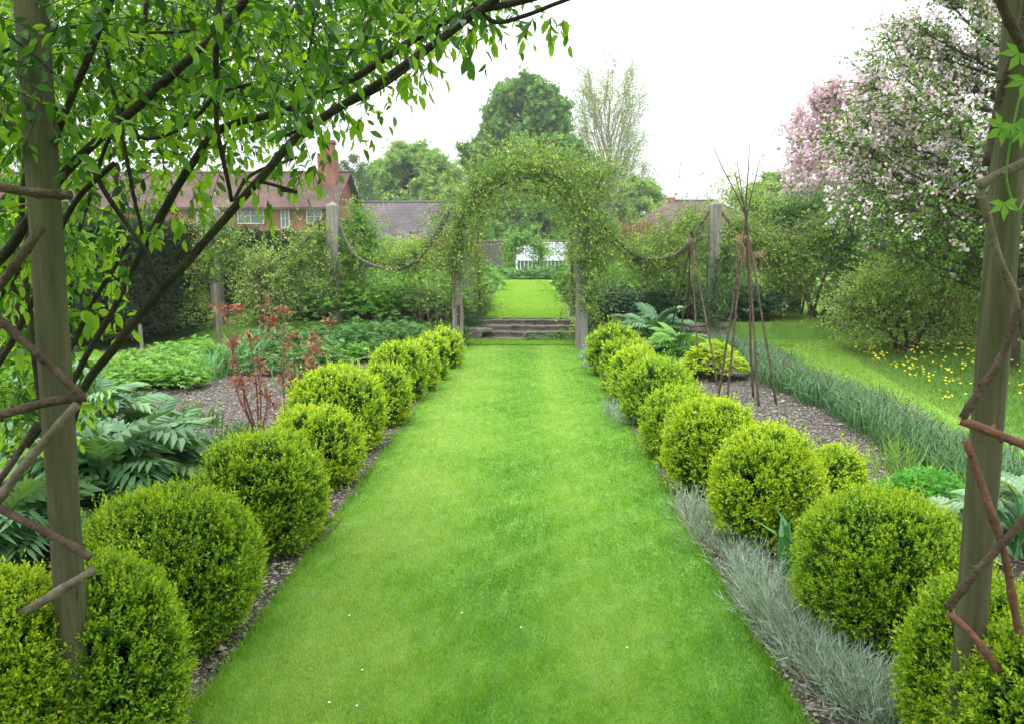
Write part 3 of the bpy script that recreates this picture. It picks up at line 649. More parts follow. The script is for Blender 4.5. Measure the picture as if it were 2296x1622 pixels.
climber([px_path([(800, 480, 16.5), (810, 520, 16.5), (830, 560, 16.5), (800, 600, 16.5)]), px_path([(775, 540, 16.5), (790, 640, 16.5)])], 'bushy green climber right of the bare topped post', 520, .32, .06, mat='fresh')
climber([R1[2:20]-[0, 0, .32], R1[18:38]-[0, 0, .28]], 'dense roses trained along the far left swag', 950, .30, .055, L=(.2, .5))
climber([px_path([(745, 585, 15.8), (742, 640, 15.8), (735, 690, 15.8)]), px_path([(700, 560, 16.6), (660, 600, 16.6), (620, 640, 16.7)])], 'brownish roses round the waist of the bare topped post', 420, .26, .045, mat='rose')
climber([px_path([(478, 490, 15.8), (470, 580, 15.8), (455, 640, 15.9)])], 'climber sprawling from the leftmost pergola post', 240, .28, .055)
climber([R3[3:20]+[0, .25, -.08], R3[14:36]+[0, .25, -.08]], 'roses trained along the swag right of the arch', 700, .26, .05, L=(.15, .5))
climber([px_path([(1440, 570, 16), (1500, 545, 16.3), (1540, 505, 16.8), (1560, 505, 16.9)]), px_path([(1560, 560, 16.6), (1500, 600, 16.5), (1440, 620, 16.3)])], 'tangle of roses between the swag and the barn roof', 800, .34, .052)
climber([px_path([(1605, 580, 15.8), (1600, 680, 15.8), (1595, 735, 15.8)]), px_path([(1620, 560, 16.2), (1625, 640, 16.2)])], 'dark bushy climber up the foot of the post behind the tepees', 420, .24, .045, mat='mid')
climber([R4[9:24], R4[16:38]], 'dense roses trained along the right hand swag', 1250, .40, .055, L=(.2, .55))
climber([px_path([(1894, 480, 15.85), (1900, 560, 15.85), (1892, 620, 15.9)]), px_path([(1840, 470, 16.5), (1780, 480, 16.5), (1720, 500, 16.5)])], 'dark green climber on the rightmost pergola post', 800, .36, .06, mat='mid')
climber([px_path([(1640, 440, 18.5), (1700, 470, 18.5), (1760, 480, 18.5)])], 'pale climber on the rear row above the tepee', 420, .4, .06, mat='shrub')
# bare cane thickets at the feet of the arch
def canes(px0, px1, y0, y1, Y, n, label, lean=.25, mat='twig', leafy=2, lm='rose'):
    xa, xb = at(px0, y0, Y)[0], at(px1, y0, Y)[0]; z0 = float(hgt((xa+xb)/2, Y)); H = at(px0, y1, Y)[2]-z0
    t = thing('rose_canes', label, 'rose bush', ((xa+xb)/2, Y, z0)); gs = G(); gl = G()
    O = np.c_[rng.uniform(xa, xb, n), Y+rng.normal(size=n)*.2, np.full(n, z0)]
    D = nrm(np.c_[rng.normal(size=n)*lean, rng.normal(size=n)*lean*.5, np.ones(n)])
    sprays(gl, gs, O, D, H*rng.uniform(.7, 1.1, n), leafy*3, LEAF, .05, .55, .08, .8, (.1, .8), .008, .5, .3)
    O2 = np.repeat(O, 3, 0)+np.repeat(D, 3, 0)*H*rng.uniform(.3, .8, (n*3, 1))
    sprays(gl, gs, O2, nrm(rv(n*3)+[0, 0, .8]), H*rng.uniform(.15, .4, n*3), leafy*2, LEAF, .045, .55, .2, .8, (.1, .8), .004, .5, .3)
    gs.build('cane', M[mat], t); gl.build('foliage', M[lm], t)
canes(950, 1005, 740, 560, 15.6, 22, 'thicket of upright brown rose canes left of the arch')
canes(1340, 1440, 730, 590, 17, 26, 'thin arching rose canes right of the arch')
canes(1460, 1600, 730, 590, 17.6, 30, 'tangled rose canes behind the smaller tepee')
canes(590, 720, 700, 560, 19.5, 40, 'fence like row of grey canes behind the red roses', .06, 'greystem', 1)
canes(1700, 1790, 690, 560, 18.6, 20, 'sparse canes above the raised bed at right')
canes(1800, 1880, 705, 590, 15.8, 12, 'loose arching canes by the rightmost pergola post', .4)
canes(770, 830, 700, 580, 17, 12, 'few thin canes below the left swag')

# ------------------------------------------------------------------ herbaceous plants
def herb(name, label, cat, xy, r, h, n, T, leaf, mat, wid=1.0, group=None, stuff=False, up=.6, tint=(.1, .9), stem=.003, stemmat='mid', dome=1.4, z=None):
    """mounds of leaves on leaf stalks at the points xy"""
    xy = np.atleast_2d(xy); g = G(); gs = G()
    m = len(xy)*n; c = np.repeat(xy, n, 0); cr = np.repeat(np.broadcast_to(r, (len(xy),)), n); ch = np.repeat(np.broadcast_to(h, (len(xy),))*rng.uniform(.8, 1.15, len(xy)), n)
    a = rng.uniform(0, 2*np.pi, m); q = np.sqrt(rng.uniform(0, 1, m)); dome_h = (1-q**2*.75)**.7
    dirs = np.c_[np.cos(a), np.sin(a)]
    zz = ch*dome_h*rng.uniform(.55, 1.0, m)
    bz = hgt(c[:, 0], c[:, 1]) if z is None else z
    P = np.c_[c+dirs*(q*cr)[:, None], bz+zz]
    D = np.c_[dirs*(.5+q[:, None])+rng.normal(size=(m, 2))*.45, .25+rng.normal(size=m)*.3-q*.3]
    U = np.c_[dirs*q[:, None]*.7, np.ones(m)*dome]+rng.normal(size=(m, 3))*(1-up)
    place(g, T, P, D, U, leaf*rng.uniform(.6, 1.2, m), wid, rng.uniform(*tint, m))
    if stuff: return tag(g.build(name, M[mat]), kind='stuff')
    t = thing(name, label, cat, [*xy.mean(0), float(hgt(*xy.mean(0)))], group); g.build('foliage', M[mat], t)
    k = rng.random(m) < min(1, 60/m*len(xy)); B = np.c_[c[k]+dirs[k]*.04, np.full(k.sum(), hgt(*xy.mean(0)))]
    tubes(gs, np.stack([B, (B+P[k])/2+[0, 0, .03], P[k]], 1), stem, 3); gs.build('stem', M[stemmat], t); return t
def region(n, pts, z=0.0):
    """n random ground points inside the quadrilateral whose corners are photo positions"""
    q = [gp(*p, z)[:2] for p in pts]; u, v = rng.random(n)[:, None], rng.random(n)[:, None]
    return (1-u)*(1-v)*q[0]+u*(1-v)*q[1]+u*v*q[2]+(1-u)*v*q[3]
# left bed ground cover
herb('geranium_foliage', None, None, region(60, [(200, 905), (420, 880), (500, 800), (330, 800)]), .26, .34, 70, STAR, .085, 'fresh', stuff=True)
herb('astrantia_foliage', None, None, region(46, [(560, 850), (850, 830), (930, 770), (560, 775)]), .30, .34, 60, STAR, .10, 'mid', stuff=True)
herb('tall_border_foliage', None, None, np.c_[rng.uniform(-4.9, -1.3, 60), rng.uniform(15.7, 18.5, 60)], .42, .85, 90, STAR, .11, 'fresh', stuff=True)
herb('tall_border_foliage', None, None, np.c_[rng.uniform(1.4, 5.0, 26), rng.uniform(17, 19, 26)], .42, .9, 90, STAR, .11, 'mid', stuff=True)
herb('bed_back_foliage', None, None, np.c_[rng.uniform(-4.9, -1.25, 46), rng.uniform(13.2, 16.2, 46)], .36, .50, 70, STAR, .10, 'mid', stuff=True)
herb('bed_back_foliage', None, None, np.c_[rng.uniform(1.3, 2.6, 16), rng.uniform(14.3, 16.0, 16)], .34, .40, 70, STAR, .11, 'deep', stuff=True)
herb('meadow_rue_foliage', None, None, region(30, [(720, 830), (850, 810), (860, 775), (730, 775)]), .26, .30, 60, STAR, .08, 'fresh', stuff=True)
herb('low_foliage_behind_post', None, None, region(34, [(-250, 1000), (180, 960), (260, 850), (-100, 860)]), .3, .38, 60, STAR, .09, 'fresh', stuff=True)
# terrace beds
herb('terrace_foliage', None, None, np.c_[rng.uniform(-5.2, -1.3, 80), rng.uniform(16.2, 21, 80)], .42, .62, 80, STAR, .13, 'deep', stuff=True)
herb('terrace_fresh_foliage', None, None, np.c_[rng.uniform(-5.0, -1.4, 60), rng.uniform(18.5, 30, 60)], .6, .85, 80, STAR, .19, 'fresh', stuff=True)
herb('peony_foliage', None, None, np.c_[rng.uniform(1.45, 5.2, 60), rng.uniform(16.1, 19, 60)], .42, .62, 90, STAR, .12, 'deep', stuff=True)
herb('terrace_border_foliage', None, None, np.c_[rng.uniform(1.4, 5.4, 70), rng.uniform(18.5, 30, 70)], .6, .95, 80, STAR, .19, 'fresh', stuff=True)
herb('path_side_foliage', None, None, np.c_[np.r_[rng.normal(-1.5, .15, 18), rng.normal(1.32, .15, 18)], rng.uniform(18.5, 31, 36)], .34, .85, 120, STAR, .13, 'mid', stuff=True)
herb('lady_mantle_foliage', None, None, region(14, [(1380, 765), (1480, 770), (1500, 745), (1400, 740)]), .3, .3, 60, STAR, .1, 'fresh', stuff=True)
herb('catmint_foliage', None, None, region(40, [(1310, 830), (1345, 830), (1325, 790), (1312, 790)]), .1, .14, 70, LEAF, .04, 'silver', .5, stuff=True)

def big_leaf_plant(x, y, n, L, h, label, name='globe_artichoke', mat='acanth', tint=(0, .85), spread=1.35):
    base = np.array([x, y, float(hgt(x, y))]); t = thing(name, label, 'plant', base); g = G(); gs = G(); n = int(n*2.3); L = L*.82
    a = rng.uniform(0, 2*np.pi, n); el = rng.uniform(.1, 1, n)**.8
    rr = (1-el)*L*.75*spread+.05; zz = h*(.25+.75*el)*rng.uniform(.75, 1.05, n)
    tipb = base+np.c_[np.cos(a)*rr, np.sin(a)*rr, zz]
    D = np.c_[np.cos(a)+rng.normal(size=n)*.3, np.sin(a)+rng.normal(size=n)*.3, .1+.8*el+rng.normal(size=n)*.3]
    U = np.c_[-np.cos(a)*.5, -np.sin(a)*.5, np.ones(n)]+rng.normal(size=(n, 3))*.25
    place(g, JAG, tipb, D, U, L*rng.uniform(.7, 1.15, n), rng.uniform(.85, 1.15, n), rng.uniform(*tint, n), zs=1.2)
    tubes(gs, np.stack([np.tile(base, (n, 1))+rng.normal(size=(n, 3))*[.05, .05, 0], (base+tipb)/2+[0, 0, .06], tipb, tipb+nrm(D)*L*.5*[1, 1, .8]], 1), np.array([[.012, .010, .008, .003]]), 5)
    g.build('foliage', M[mat], t); gs.build('leaf_stalk', M['iris'], t)
def at_g(x, y): return gp(x, y)[:2]
for (x, y, n, L, h, l) in [(240, 1215, 26, .42, .62, 'big jagged grey green artichoke plant right of the round post'),
                           (330, 1180, 22, .40, .60, 'artichoke plant reaching out over the bare soil'),
                           (200, 1060, 24, .42, .66, 'tall artichoke clump behind the lattice rods'),
                           (60, 1180, 24, .40, .55, 'artichoke plant left of the round post at the edge'),
                           (20, 1290, 22, .36, .42, 'low silvery artichoke at far left above the box'),
                           (-60, 1080, 24, .42, .66, 'artichoke half outside the left edge'),
                           (355, 1130, 16, .34, .45, 'smaller artichoke by the bare soil patch')]:
    big_leaf_plant(*at_g(x, y), n, L, h, l)
big_leaf_plant(*at_g(1465, 800), 26, .45, .62, 'pale grey cardoon behind the first right box balls', 'cardoon')
big_leaf_plant(*at_g(1520, 830), 24, .40, .50, 'cardoon at the foot of the smaller tepee', 'cardoon', 'fresh')
big_leaf_plant(*at_g(1420, 770), 18, .38, .5, 'cardoon beside the right arch post', 'cardoon', 'cardoon')
big_leaf_plant(*at_g(2290, 1250), 18, .30, .36, 'silvery thistle leaves right of the lower right post', 'cardoon', 'cardoon')
big_leaf_plant(*at_g(2160, 1240), 10, .22, .2, 'small silvery plant between the round post and the large box ball', 'cardoon', 'cardoon')
herb('golden_marjoram', 'bright yellow green clump at the foot of the tepee', 'plant', at_g(1598, 850), .44, .52, 560, STAR, .10, 'gold')
herb('parsley_clump', 'vivid green ferny clump behind the large smooth box ball', 'plant', at_g(2075, 1165), .34, .33, 900, STAR3, .05, 'bright')
herb('low_herb', 'small low green tuft on the soil below the artichokes', 'plant', at_g(440, 1130), .16, .12, 60, BLEAF, .07, 'fresh', .5)
herb('variegated_shrub', 'cream variegated shrub at the foot of the right arch post', 'shrub', at(1318, 700, 15.2)[:2], .34, .75, 500, LEAF, .06, 'gold', .6)
herb('clipped_shrub', 'small dark rounded shrub left of the steps', 'shrub', at(1058, 740, 16.0)[:2], .30, .62, 900, LEAF, .045, 'mid', .6)
herb('ragwort_tuft', 'tuft of leaves growing out of the lowest step', 'plant', at(1190, 760, 15.4)[:2], .2, .2, 60, BLEAF, .1, 'acanth', .4)
herb('ragwort_tuft', 'tuft of leaves at the right end of the steps', 'plant', at(1252, 755, 15.4)[:2], .26, .3, 90, BLEAF, .1, 'fresh', .4)
herb('round_shrub', 'light green rounded shrub in front of the dark hedge', 'shrub', at(432, 740, 16.0)[:2], .62, 1.15, 2400, BLEAF, .075, 'shrub', .5)
herb('low_shrub', 'pink tinged low shrub beside the steps', 'shrub', at(1080, 720, 16.6)[:2], .26, .5, 300, LEAF, .05, 'rose', .6)

def swords(xy, label, n, h, wd, mat='iris', name='iris_clump', r=.1, lean=.2, T=ARC, stuff=False, flowers=None, group=None):
    xy = np.atleast_2d(xy); m = n*len(xy); c = np.repeat(xy, n, 0)+rng.normal(size=(m, 2))*r*.5
    g = G(); hh = h*rng.uniform(.6, 1.15, m); P = np.c_[c, hgt(c[:, 0], c[:, 1])]
    off = (c-np.repeat(xy, n, 0))/max(r, .01)
    D = np.c_[off*lean*1.3+rng.normal(size=(m, 2))*lean, np.ones(m)]; U = -np.c_[off+rng.normal(size=(m, 2))*.5, np.full(m, -.2)]
    place(g, T, P, D, U, hh, wd/hh, rng.random(m))
    if stuff: return tag(g.build(name, M[mat]), kind='stuff')
    t = thing(name, label, 'plant', [*xy.mean(0), 0], group); g.build('foliage', M[mat], t); return t
for (x, y, n, h, l) in [(500, 845, 60, .45, 'leafy daffodil clump left of the red roses'), (535, 830, 70, .5, 'tall strappy clump between the two red roses'), (572, 812, 60, .5, 'strappy clump behind the left red rose'),
                        (470, 855, 40, .36, 'short strappy clump beside the fresh geraniums'), (660, 880, 40, .34, 'grassy tuft in the bare soil right of the left red rose'), (590, 790, 50, .45, 'farthest strappy clump of the left bed')]:
    swords(at_g(x, y), l, n, h, .022, r=.16)
for (x, y, l) in [(480, 960, 'small lily like tuft on the bare soil'), (430, 945, 'spiky little plant nearest the geraniums'), (540, 985, 'small whorled plant near the left red rose'), (500, 1010, 'low grey green tuft by the bare soil')]:
    swords(at_g(x, y), l, 36, .22, .02, 'mid', 'lily_tuft', .14, .5)
swords(at_g(1757, 1300), 'single upright iris fan between the shaggy and the smooth box ball', 7, .36, .034, name='iris_fan', r=.05, lean=.25)
# chives row
ch = G(); cb = G(); ys = np.arange(4.6, 14.0, .17)
pts = np.c_[3.32+.10*np.sin(ys*1.7)+rng.normal(size=len(ys))*.08, ys]; pts = np.r_[pts, pts+[.17, .08]+rng.normal(size=pts.shape)*.05]
swords(pts, None, 120, .33, .010, 'chive', 'chive_row', .16, .30, ARC, True)
n = 420; c = pts[rng.integers(0, len(pts), n)]+rng.normal(size=(n, 2))*.1; P = np.c_[c, .30+rng.random(n)*.08]
place(cb, OCT, P, rv(n), np.tile([0, 0, 1.], (n, 1)), .013, 1, rng.random(n)); tag(cb.build('chive_buds', M['mauve']), kind='stuff')
for (x, y, l) in [(2040, 1120, 'loose grassy clump on the soil beside the chives'), (2010, 1060, 'pale grassy clump mid way along the chives'), (2180, 1150, 'grassy clump behind the lower right post')]:
    swords(at_g(x, y), l, 120, .30, .009, 'meadow', 'grass_clump', .2, .4)
# silver edging plants by the right lawn edge
def silver(pts, label, n=260, h=.20, straw=.12):
    c = np.atleast_2d(pts); t = thing('silver_pinks', label, 'plant', [*c.mean(0), 0], 'silver leaved pinks edging the lawn'); g = G(); gw = G()
    m = n*len(c); p = np.repeat(c, n, 0)+rng.normal(size=(m, 2))*[.052, .085]; O = np.c_[p, np.zeros(m)+.01]
    off = p-np.repeat(c, n, 0); D = np.c_[off*3.2+rng.normal(size=(m, 2))*.4+[-.02, .14], np.ones(m)]
    L_ = h*rng.uniform(.5, 1.25, m)
    O = O+nrm(D)*(L_*.15)[:, None]
    sprays(g, None, O, D, L_, 6, GRASS, .055, .065, .12, .38, (.15, .9), 0, .3, .1, tgrad=.3)
    k = rng.random(m) < straw; sprays(gw, None, O[k], D[k]+rng.normal(size=(k.sum(), 3))*.5, L_[k]*.7, 3, GRASS, .05, .07, .1, .4, (0, 1), 0, .3); 
    for V_, F_, t_ in zip(gw.v, gw.f, gw.t): g.v.append(V_); g.f.append(F_+g.n); g.t.append(t_); g.m.append(np.ones(len(t_), np.int32))
    g.n += gw.n; g.build('foliage', [M['silver'], M['straw']], t)
    gt = G(); k = rng.random(m) < .1; tubes(gt, np.stack([O[k]-nrm(D[k])*.03, O[k]+nrm(D[k])*L_[k][:, None]], 1), .0016, 3); gt.build('stem', M['greystem'], t)
def line(a, b, n):
    a, b = at_g(*a), at_g(*b); return a+(b-a)*np.linspace(0, 1, n)[:, None]
silver(line((1640, 1290), (1690, 1385), 4)+[.07, 0], 'far end of the long silver pinks by the large box ball', 130, .15)
silver(line((1700, 1400), (1780, 1490), 4)+[.08, 0], 'middle of the long silver pinks by the large box ball', 250, .18)
silver(line((1790, 1520), (1930, 1640), 5)+[.09, 0], 'near end of the long silver pinks at the bottom edge', 250, .15)
silver(line((1545, 1165), (1590, 1240), 3)+[.02, 0], 'short straw mixed silver pinks in front of the shaggy box ball', 130, .17, .5)
silver(line((1380, 935), (1400, 955), 2), 'small silver tuft at the lawn edge, middle of the right row', 120, .14)
# red young roses
def red_rose(bx, by, tops, label):
    b = gp(bx, by); t = thing('young_red_rose', label, 'rose bush', b, 'young roses with red leaves'); gs = G(); gl = G()
    for (x, y, side) in tops:
        Yt = b[1]+side; e = at(x, y, Yt); mid = (b+e)/2+np.array([rng.normal()*.05, 0, .03]); C = spline([b, mid, e], 14)
        tubes(gs, C, np.linspace(.010, .004, 14), 5)
        O = C[rng.integers(5, 14, 9)]; sprays(gl, gs, O, nrm(rv(9)+[0, 0, .5]), rng.uniform(.06, .2, 9), 5, BLEAF, .042, .55, .2, .75, (0, 1), .0025, .5, .25)
        O = np.repeat(C[-1:], 4, 0); sprays(gl, gs, O, nrm(rv(4)+[0, 0, .5]), .09, 7, BLEAF, .055, .55, .2, .75, (0, 1), .002, .5)
    gs.build('stem', M['red'], t); gl.build('foliage', M['rosered'], t)
red_rose(580, 985, [(500, 690, .1), (530, 700, .2), (560, 760, -.1), (520, 780, 0), (545, 850, -.2), (600, 880, .1), (575, 820, .1)], 'left young red rose with bare lower stems in the gravel')
red_rose(640, 960, [(620, 720, .3), (640, 700, .2), (655, 760, 0), (700, 760, .1), (735, 730, .3), (690, 820, 0), (710, 790, -.1), (660, 850, 0)], 'right young red rose rising behind the box balls')
red_rose(610, 800, [(600, 665, .1), (590, 690, .1)], 'small reddish rose by the short grey post')
# wooden stake
p = gp(322, 820); t = thing('wooden_stake', 'slim grey wooden stake standing in the geraniums', 'stake', p); g = G(); tubes(g, np.stack([p, p+[-.02, 0, .62]]), .027, 8); g.build('stake_shaft', M['oak'], t)
p = at(490, 750, 15); p[2] = 0; t = thing('wooden_stake', 'taller pale stake next to the leftmost pergola post', 'stake', p); g = G(); tubes(g, np.stack([p, p+[-.02, 0, 1.15]]), .04, 8); g.build('stake_shaft', M['greyrod'], t)
p = at(1038, 770, 14.5); p[2] = 0; t = thing('wooden_stake', 'short peg beside the foot of the left arch post', 'stake', p); g = G(); tubes(g, np.stack([p, p+[0, 0, .22]]), .045, 6); g.build('stake_shaft', M['oak'], t)

# ------------------------------------------------------------------ tepees of hazel poles
def tepee(legs, knot, tops, Yc, label, tie_y, shag=0):
    t = thing('pole_tepee', label, 'plant support', gp((legs[0][0]+legs[-1][0])/2, legs[0][1])); K = at(*knot, Yc)
    for k, (x, y) in enumerate(legs):
        b = gp(x, y)-[0, 0, .05]; e = at(*tops[k % len(tops)], Yc+rng.normal()*.12) if tops else K+[rng.normal()*.03, 0, .1]
        kk = K+rng.normal(size=3)*[.02, .02, .03]
        g = G(); P = np.stack([b+(kk-b)*f for f in np.linspace(0, 1, 9)]+[kk+(e-kk)*f for f in (.35, .7, 1)]); P += rng.normal(size=P.shape)*.003
        r0 = .0145; tubes(g, P, np.r_[np.linspace(r0, r0*.62, 9), r0*.5, r0*.38, r0*.25], 6); g.build('pole', M['rod'], t, smooth=True)
    g = G()
    for (x, y) in tie_y:
        c = at(x, y, Yc); th = np.linspace(0, 25, 60); rr = .05
        tubes(g, c+np.c_[np.cos(th)*rr, np.sin(th)*rr, np.linspace(-.03, .03, 60)], .007, 4)
        if shag:
            O = np.tile(c, (shag, 1))+rng.normal(size=(shag, 3))*[.05, .05, .05]; sprays(g, g, O, nrm(rv(shag)+[0, 0, -.6]), rng.uniform(.05, .3, shag), 0, stem=.003, droop=.4)
    g.build('twine_tie', M['straw'] if shag else M['greyrod'], t)
tepee([(1607, 900), (1628, 905), (1688, 893), (1702, 915), (1743, 912)], (1672, 488), [(1703, 358), (1680, 323), (1600, 333), (1645, 385), (1652, 360)], 9.3, 'taller tepee of dark poles with splayed tops nearest the meadow', [(1664, 536), (1700, 572)], 34)
tepee([(1490, 790), (1516, 825), (1537, 780), (1568, 855), (1611, 868)], (1552, 530), [], 11.3, 'smaller tepee of poles behind the yellow green clump', [(1552, 540)])

# ------------------------------------------------------------------ hedges and mid shrubs
def hedge(x0, x1, y0, y1, h, label, mat='yew', dens=700, leaf=.06, dz=0, name='yew_hedge'):
    c = ((x0+x1)/2, (y0+y1)/2, float(hgt((x0+x1)/2, (y0+y1)/2))); t = thing(name, label, 'hedge', c)
    g = G(); box(g, (c[0], c[1], c[2]+h/2), (x1-x0-.2, y1-y0-.2, h-.1)); g.build('shade_core', M['core'], t)  # dark block standing in for the shade inside the hedge
    gl = G(); faces = [((x0, x1), (y0, y0), (0, h), (0, -1, 0)), ((x0, x0), (y0, y1), (0, h), (-1, 0, 0)), ((x1, x1), (y0, y1), (0, h), (1, 0, 0)), ((x0, x1), (y0, y1), (h, h), (0, 0, 1))]
    for fx, fy, fz, nn in faces:
        ar = max(fx[1]-fx[0], 1e-3 if nn[0] else 0)*0
        dims = [fx[1]-fx[0], fy[1]-fy[0], fz[1]-fz[0]]; dd = [d for d in dims if d > 0]; area = dd[0]*dd[1]
        m = int(min(area*dens, 26000)); P = np.c_[rng.uniform(*fx, m), rng.uniform(*fy, m), c[2]+rng.uniform(*fz, m)]
        P = P+np.array(nn)*(sn(P, 5, 1.2)*.12+sn(P, 6, 4.)*.05)[:, None]
        sprays(gl, None, P-np.array(nn)*.08, nrm(np.array(nn)*1.+[0, 0, .3]+rng.normal(size=(m, 3))*.6), leaf*2.2, 5, LEAF, leaf, .4, .1, .6, (0, .8), 0, .3)
    gl.build('foliage', M[mat], t)
hedge(-10.5, -6.9, 13.6, 24, 1.95, 'tall dark yew hedge at left behind the geraniums', dens=260, leaf=.07)
hedge(-6.6, -5.2, 24.5, 26, 2.1, 'dark clipped yew block behind the short grey post', dens=200, leaf=.09)
hedge(-16, -7.0, 7.2, 8.2, 2.1, 'near dark yew block at the far left behind the lattice', dens=220, leaf=.05)
hedge(7.75, 14, 15.0, 19, 3.0, 'tall dark yew hedge at right behind the round light shrub', dens=260, leaf=.08)
def bush(cx, cy, rx, ry, h, label, mat, n=900, leaf=.06, L=.4, K=8, name='shrub', z0=None, twig='twig', inner=True):
    z0 = float(hgt(cx, cy)) if z0 is None else z0; t = thing(name, label, 'shrub', (cx, cy, z0)); gl = G(); gs = G()
    u = rv(n*2); u = u[u[:, 2] > -.45][:n]; rad = 1+.13*sn(u, int(cx*10+50) % 97, 2.6)
    q = rng.uniform(.55, 1, len(u))**.6*rad; C = np.array([cx, cy, z0+h*.45]); P = C+u*q[:, None]*[rx, ry, h*.55]
    D = nrm(u*.9+[0, 0, .4]+rng.normal(size=u.shape)*.35)
    sprays(gl, gs, P-D*L*.6, D, L*rng.uniform(.6, 1.2, len(u)), K, LEAF if leaf < .08 else BLEAF, leaf, .5, .3, .7, (.1, .8), .004, .5, tgrad=.3)
    O = np.tile([cx, cy, z0], (14, 1))+rng.normal(size=(14, 3))*[.12, .12, 0]; m2 = C+rv(14)*[rx*.6, ry*.6, h*.3]
    tubes(gs, np.stack([O, (O+m2)/2+[0, 0, .1], m2], 1), np.array([[.03, .02, .01]])*max(.4, h/2), 5)
    gs.build('stem', M[twig], t); gl.build('foliage', M[mat], t); return t
bush(6.5, 13.8, 1.22, 1.0, 1.75, 'large rounded light green shrub at the meadow edge', 'shrub', 1700, .068, .6, 8)
bush(6.3, 17.6, 1.3, 1.2, 2.0, 'pale airy shrub behind the meadow, right of the pergola', 'rose', 1400, .06, .5, 9)
bush(-5.2, 15.6, .6, .6, 1.9, 'narrow yellow green shrub hugging the leftmost pergola post', 'shrub', 500, .055, .4)
# mid distance shrubs filling the garden behind the pergola
mids = [(-7.3, 27, 1.6, 1.8, 'mid', 'wide mid green shrub beyond the left swag'), (-4.6, 29, 1.3, 1.9, 'shrub', 'yellowish shrub in front of the grey barn, left'), (-2.9, 30, 1.1, 2.1, 'bronze', 'bronze leaved shrub under the barn eaves'),
        (2.2, 30, .9, 2.5, 'shrub', 'upright yellow green shrub right of the greenhouse'), (3.9, 27, 1.4, 1.8, 'mid', 'rounded green shrub seen through the right swag'), (6.2, 28, 1.6, 1.8, 'mid', 'green shrub below the hipped roof'),
        (4.4, 33, 1.1, 2.6, 'bronze', 'bronze shrub beside the hipped roof'), (9.2, 27, 1.7, 2.7, 'shrub', 'light green shrub behind the tepee tops'), (11.5, 26, 1.9, 3.6, 'mid', 'green shrub under the pink cherry'),
        (-10.5, 30, 2.0, 1.9, 'mid', 'green shrub against the brick house'), (9.8, 21.5, 1.2, 2.4, 'rose', 'loose shrub behind the rightmost pergola post'), (14, 22, 2.2, 4.2, 'mid', 'broad green shrub behind the apple tree')]
for (x, y, r, h, m, l) in mids: bush(x, y, r, r, h, l, m, 620, .11, .55, 8)

# ------------------------------------------------------------------ trees
def tree(name, label, base, H, prof, t0, limbs, twigs, K, leaf, mat, steep=.5, trunk_r=.25, tw_len=.22, lean=(0, 0), leafT=LEAF, bark='bark', blossom=None, bn=0, hang=.25, wid=.7, spread=.8, forks=0, sq=(1, 1), inr=.35, tint=(.05, .8), bl_size=.05):
    base = np.asarray(base, float); t = thing(name, label, 'tree', base); gt = G(); gb = G(); gl = G(); gf = G()
    ax = lambda f: base+np.array([lean[0]*f, lean[1]*f, H*f])
    tubes(gt, np.stack([ax(f)+rng.normal(size=3)*[.015*H*f, .015*H*f, 0]*.4 for f in np.linspace(0, .9, 9)]), trunk_r*np.linspace(1.15, .12, 9)**1.1, 8)
    N = limbs; f = t0+(1-t0)*(np.arange(N)+.5)/N; f = np.clip(f+rng.normal(size=N)*.02, t0, 1); az = np.arange(N)*2.399+rng.normal(size=N)*.3
    rr = prof(f)*H*rng.uniform(.82, 1.08, N)
    E = np.stack([ax(a) for a in f])+np.c_[np.cos(az)*rr*sq[0], np.sin(az)*rr*sq[1], np.zeros(N)]
    f0 = np.maximum(t0*.5, f-steep*(prof(f)+.12)); S = np.stack([ax(a) for a in f0])
    mid = S+(E-S)*.5+np.c_[np.cos(az)*rr*.12, np.sin(az)*rr*.12, -np.abs(rr)*.05]
    tt = np.linspace(0, 1, 8)[None, :, None]; C = (1-tt)**2*S[:, None]+2*tt*(1-tt)*mid[:, None]+tt**2*E[:, None]
    C = C+rng.normal(size=C.shape)*.012*H*np.linspace(0, 1, 8)[None, :, None]
    tubes(gb, C, trunk_r*.36*np.linspace(1, .14, 8)[None]*(.5+rr/rr.max()*.5)[:, None], 5, cap=False)
    # twigs with leaves
    m = N*twigs; li = np.repeat(np.arange(N), twigs); u = rng.uniform(inr, 1, m)**.8*7; k = np.minimum(u.astype(int), 6); w_ = (u-k)[:, None]
    O = C[li, k]*(1-w_)+C[li, k+1]*w_
    out = nrm((O-np.stack([ax(.5)]))*[1, 1, .6]); D = nrm(out*.7+rv(m)*.75+[0, 0, .35]); L = tw_len*H*prof(np.array([.5]))[0]*2*rng.uniform(.5, 1.2, m)
    sprays(gl, gb, O, D, L, K, leafT, leaf, wid, hang, spread, tint, max(.006, trunk_r*.022), .45, .1, tgrad=.25, jit=leaf*.4)
    if bn:
        zc = O[:, 2]-base[2]; pw = np.clip((zc/H-(.30 if blossom == 'blossom' else .2))*4, .03, 1); kb = rng.choice(m, bn, p=pw/pw.sum()); cc = O[kb]+D[kb]*(L[kb]*rng.uniform(.2, 1, bn))[:, None]
        q = 7; P = np.repeat(cc, q, 0)+rng.normal(size=(bn*q, 3))*bl_size*.9
        place(gf, FLOWER, P, rv(len(P)), rv(len(P))+[0, 0, .4], bl_size*rng.uniform(.7, 1.2, len(P)), 1, np.repeat(rng.random(bn), q)*.7+rng.random(len(P))*.3)
        gf.build('blossom', M[blossom], t)
    gt.build('trunk', M[bark], t, smooth=True); gb.build('limb', M[bark], t); gl.build('crown', M[mat], t)
    return t
def base_at(x, Y, z=None):
    p = at(x, 570, Y); return (p[0], Y, float(hgt(p[0], Y)) if z is None else z)
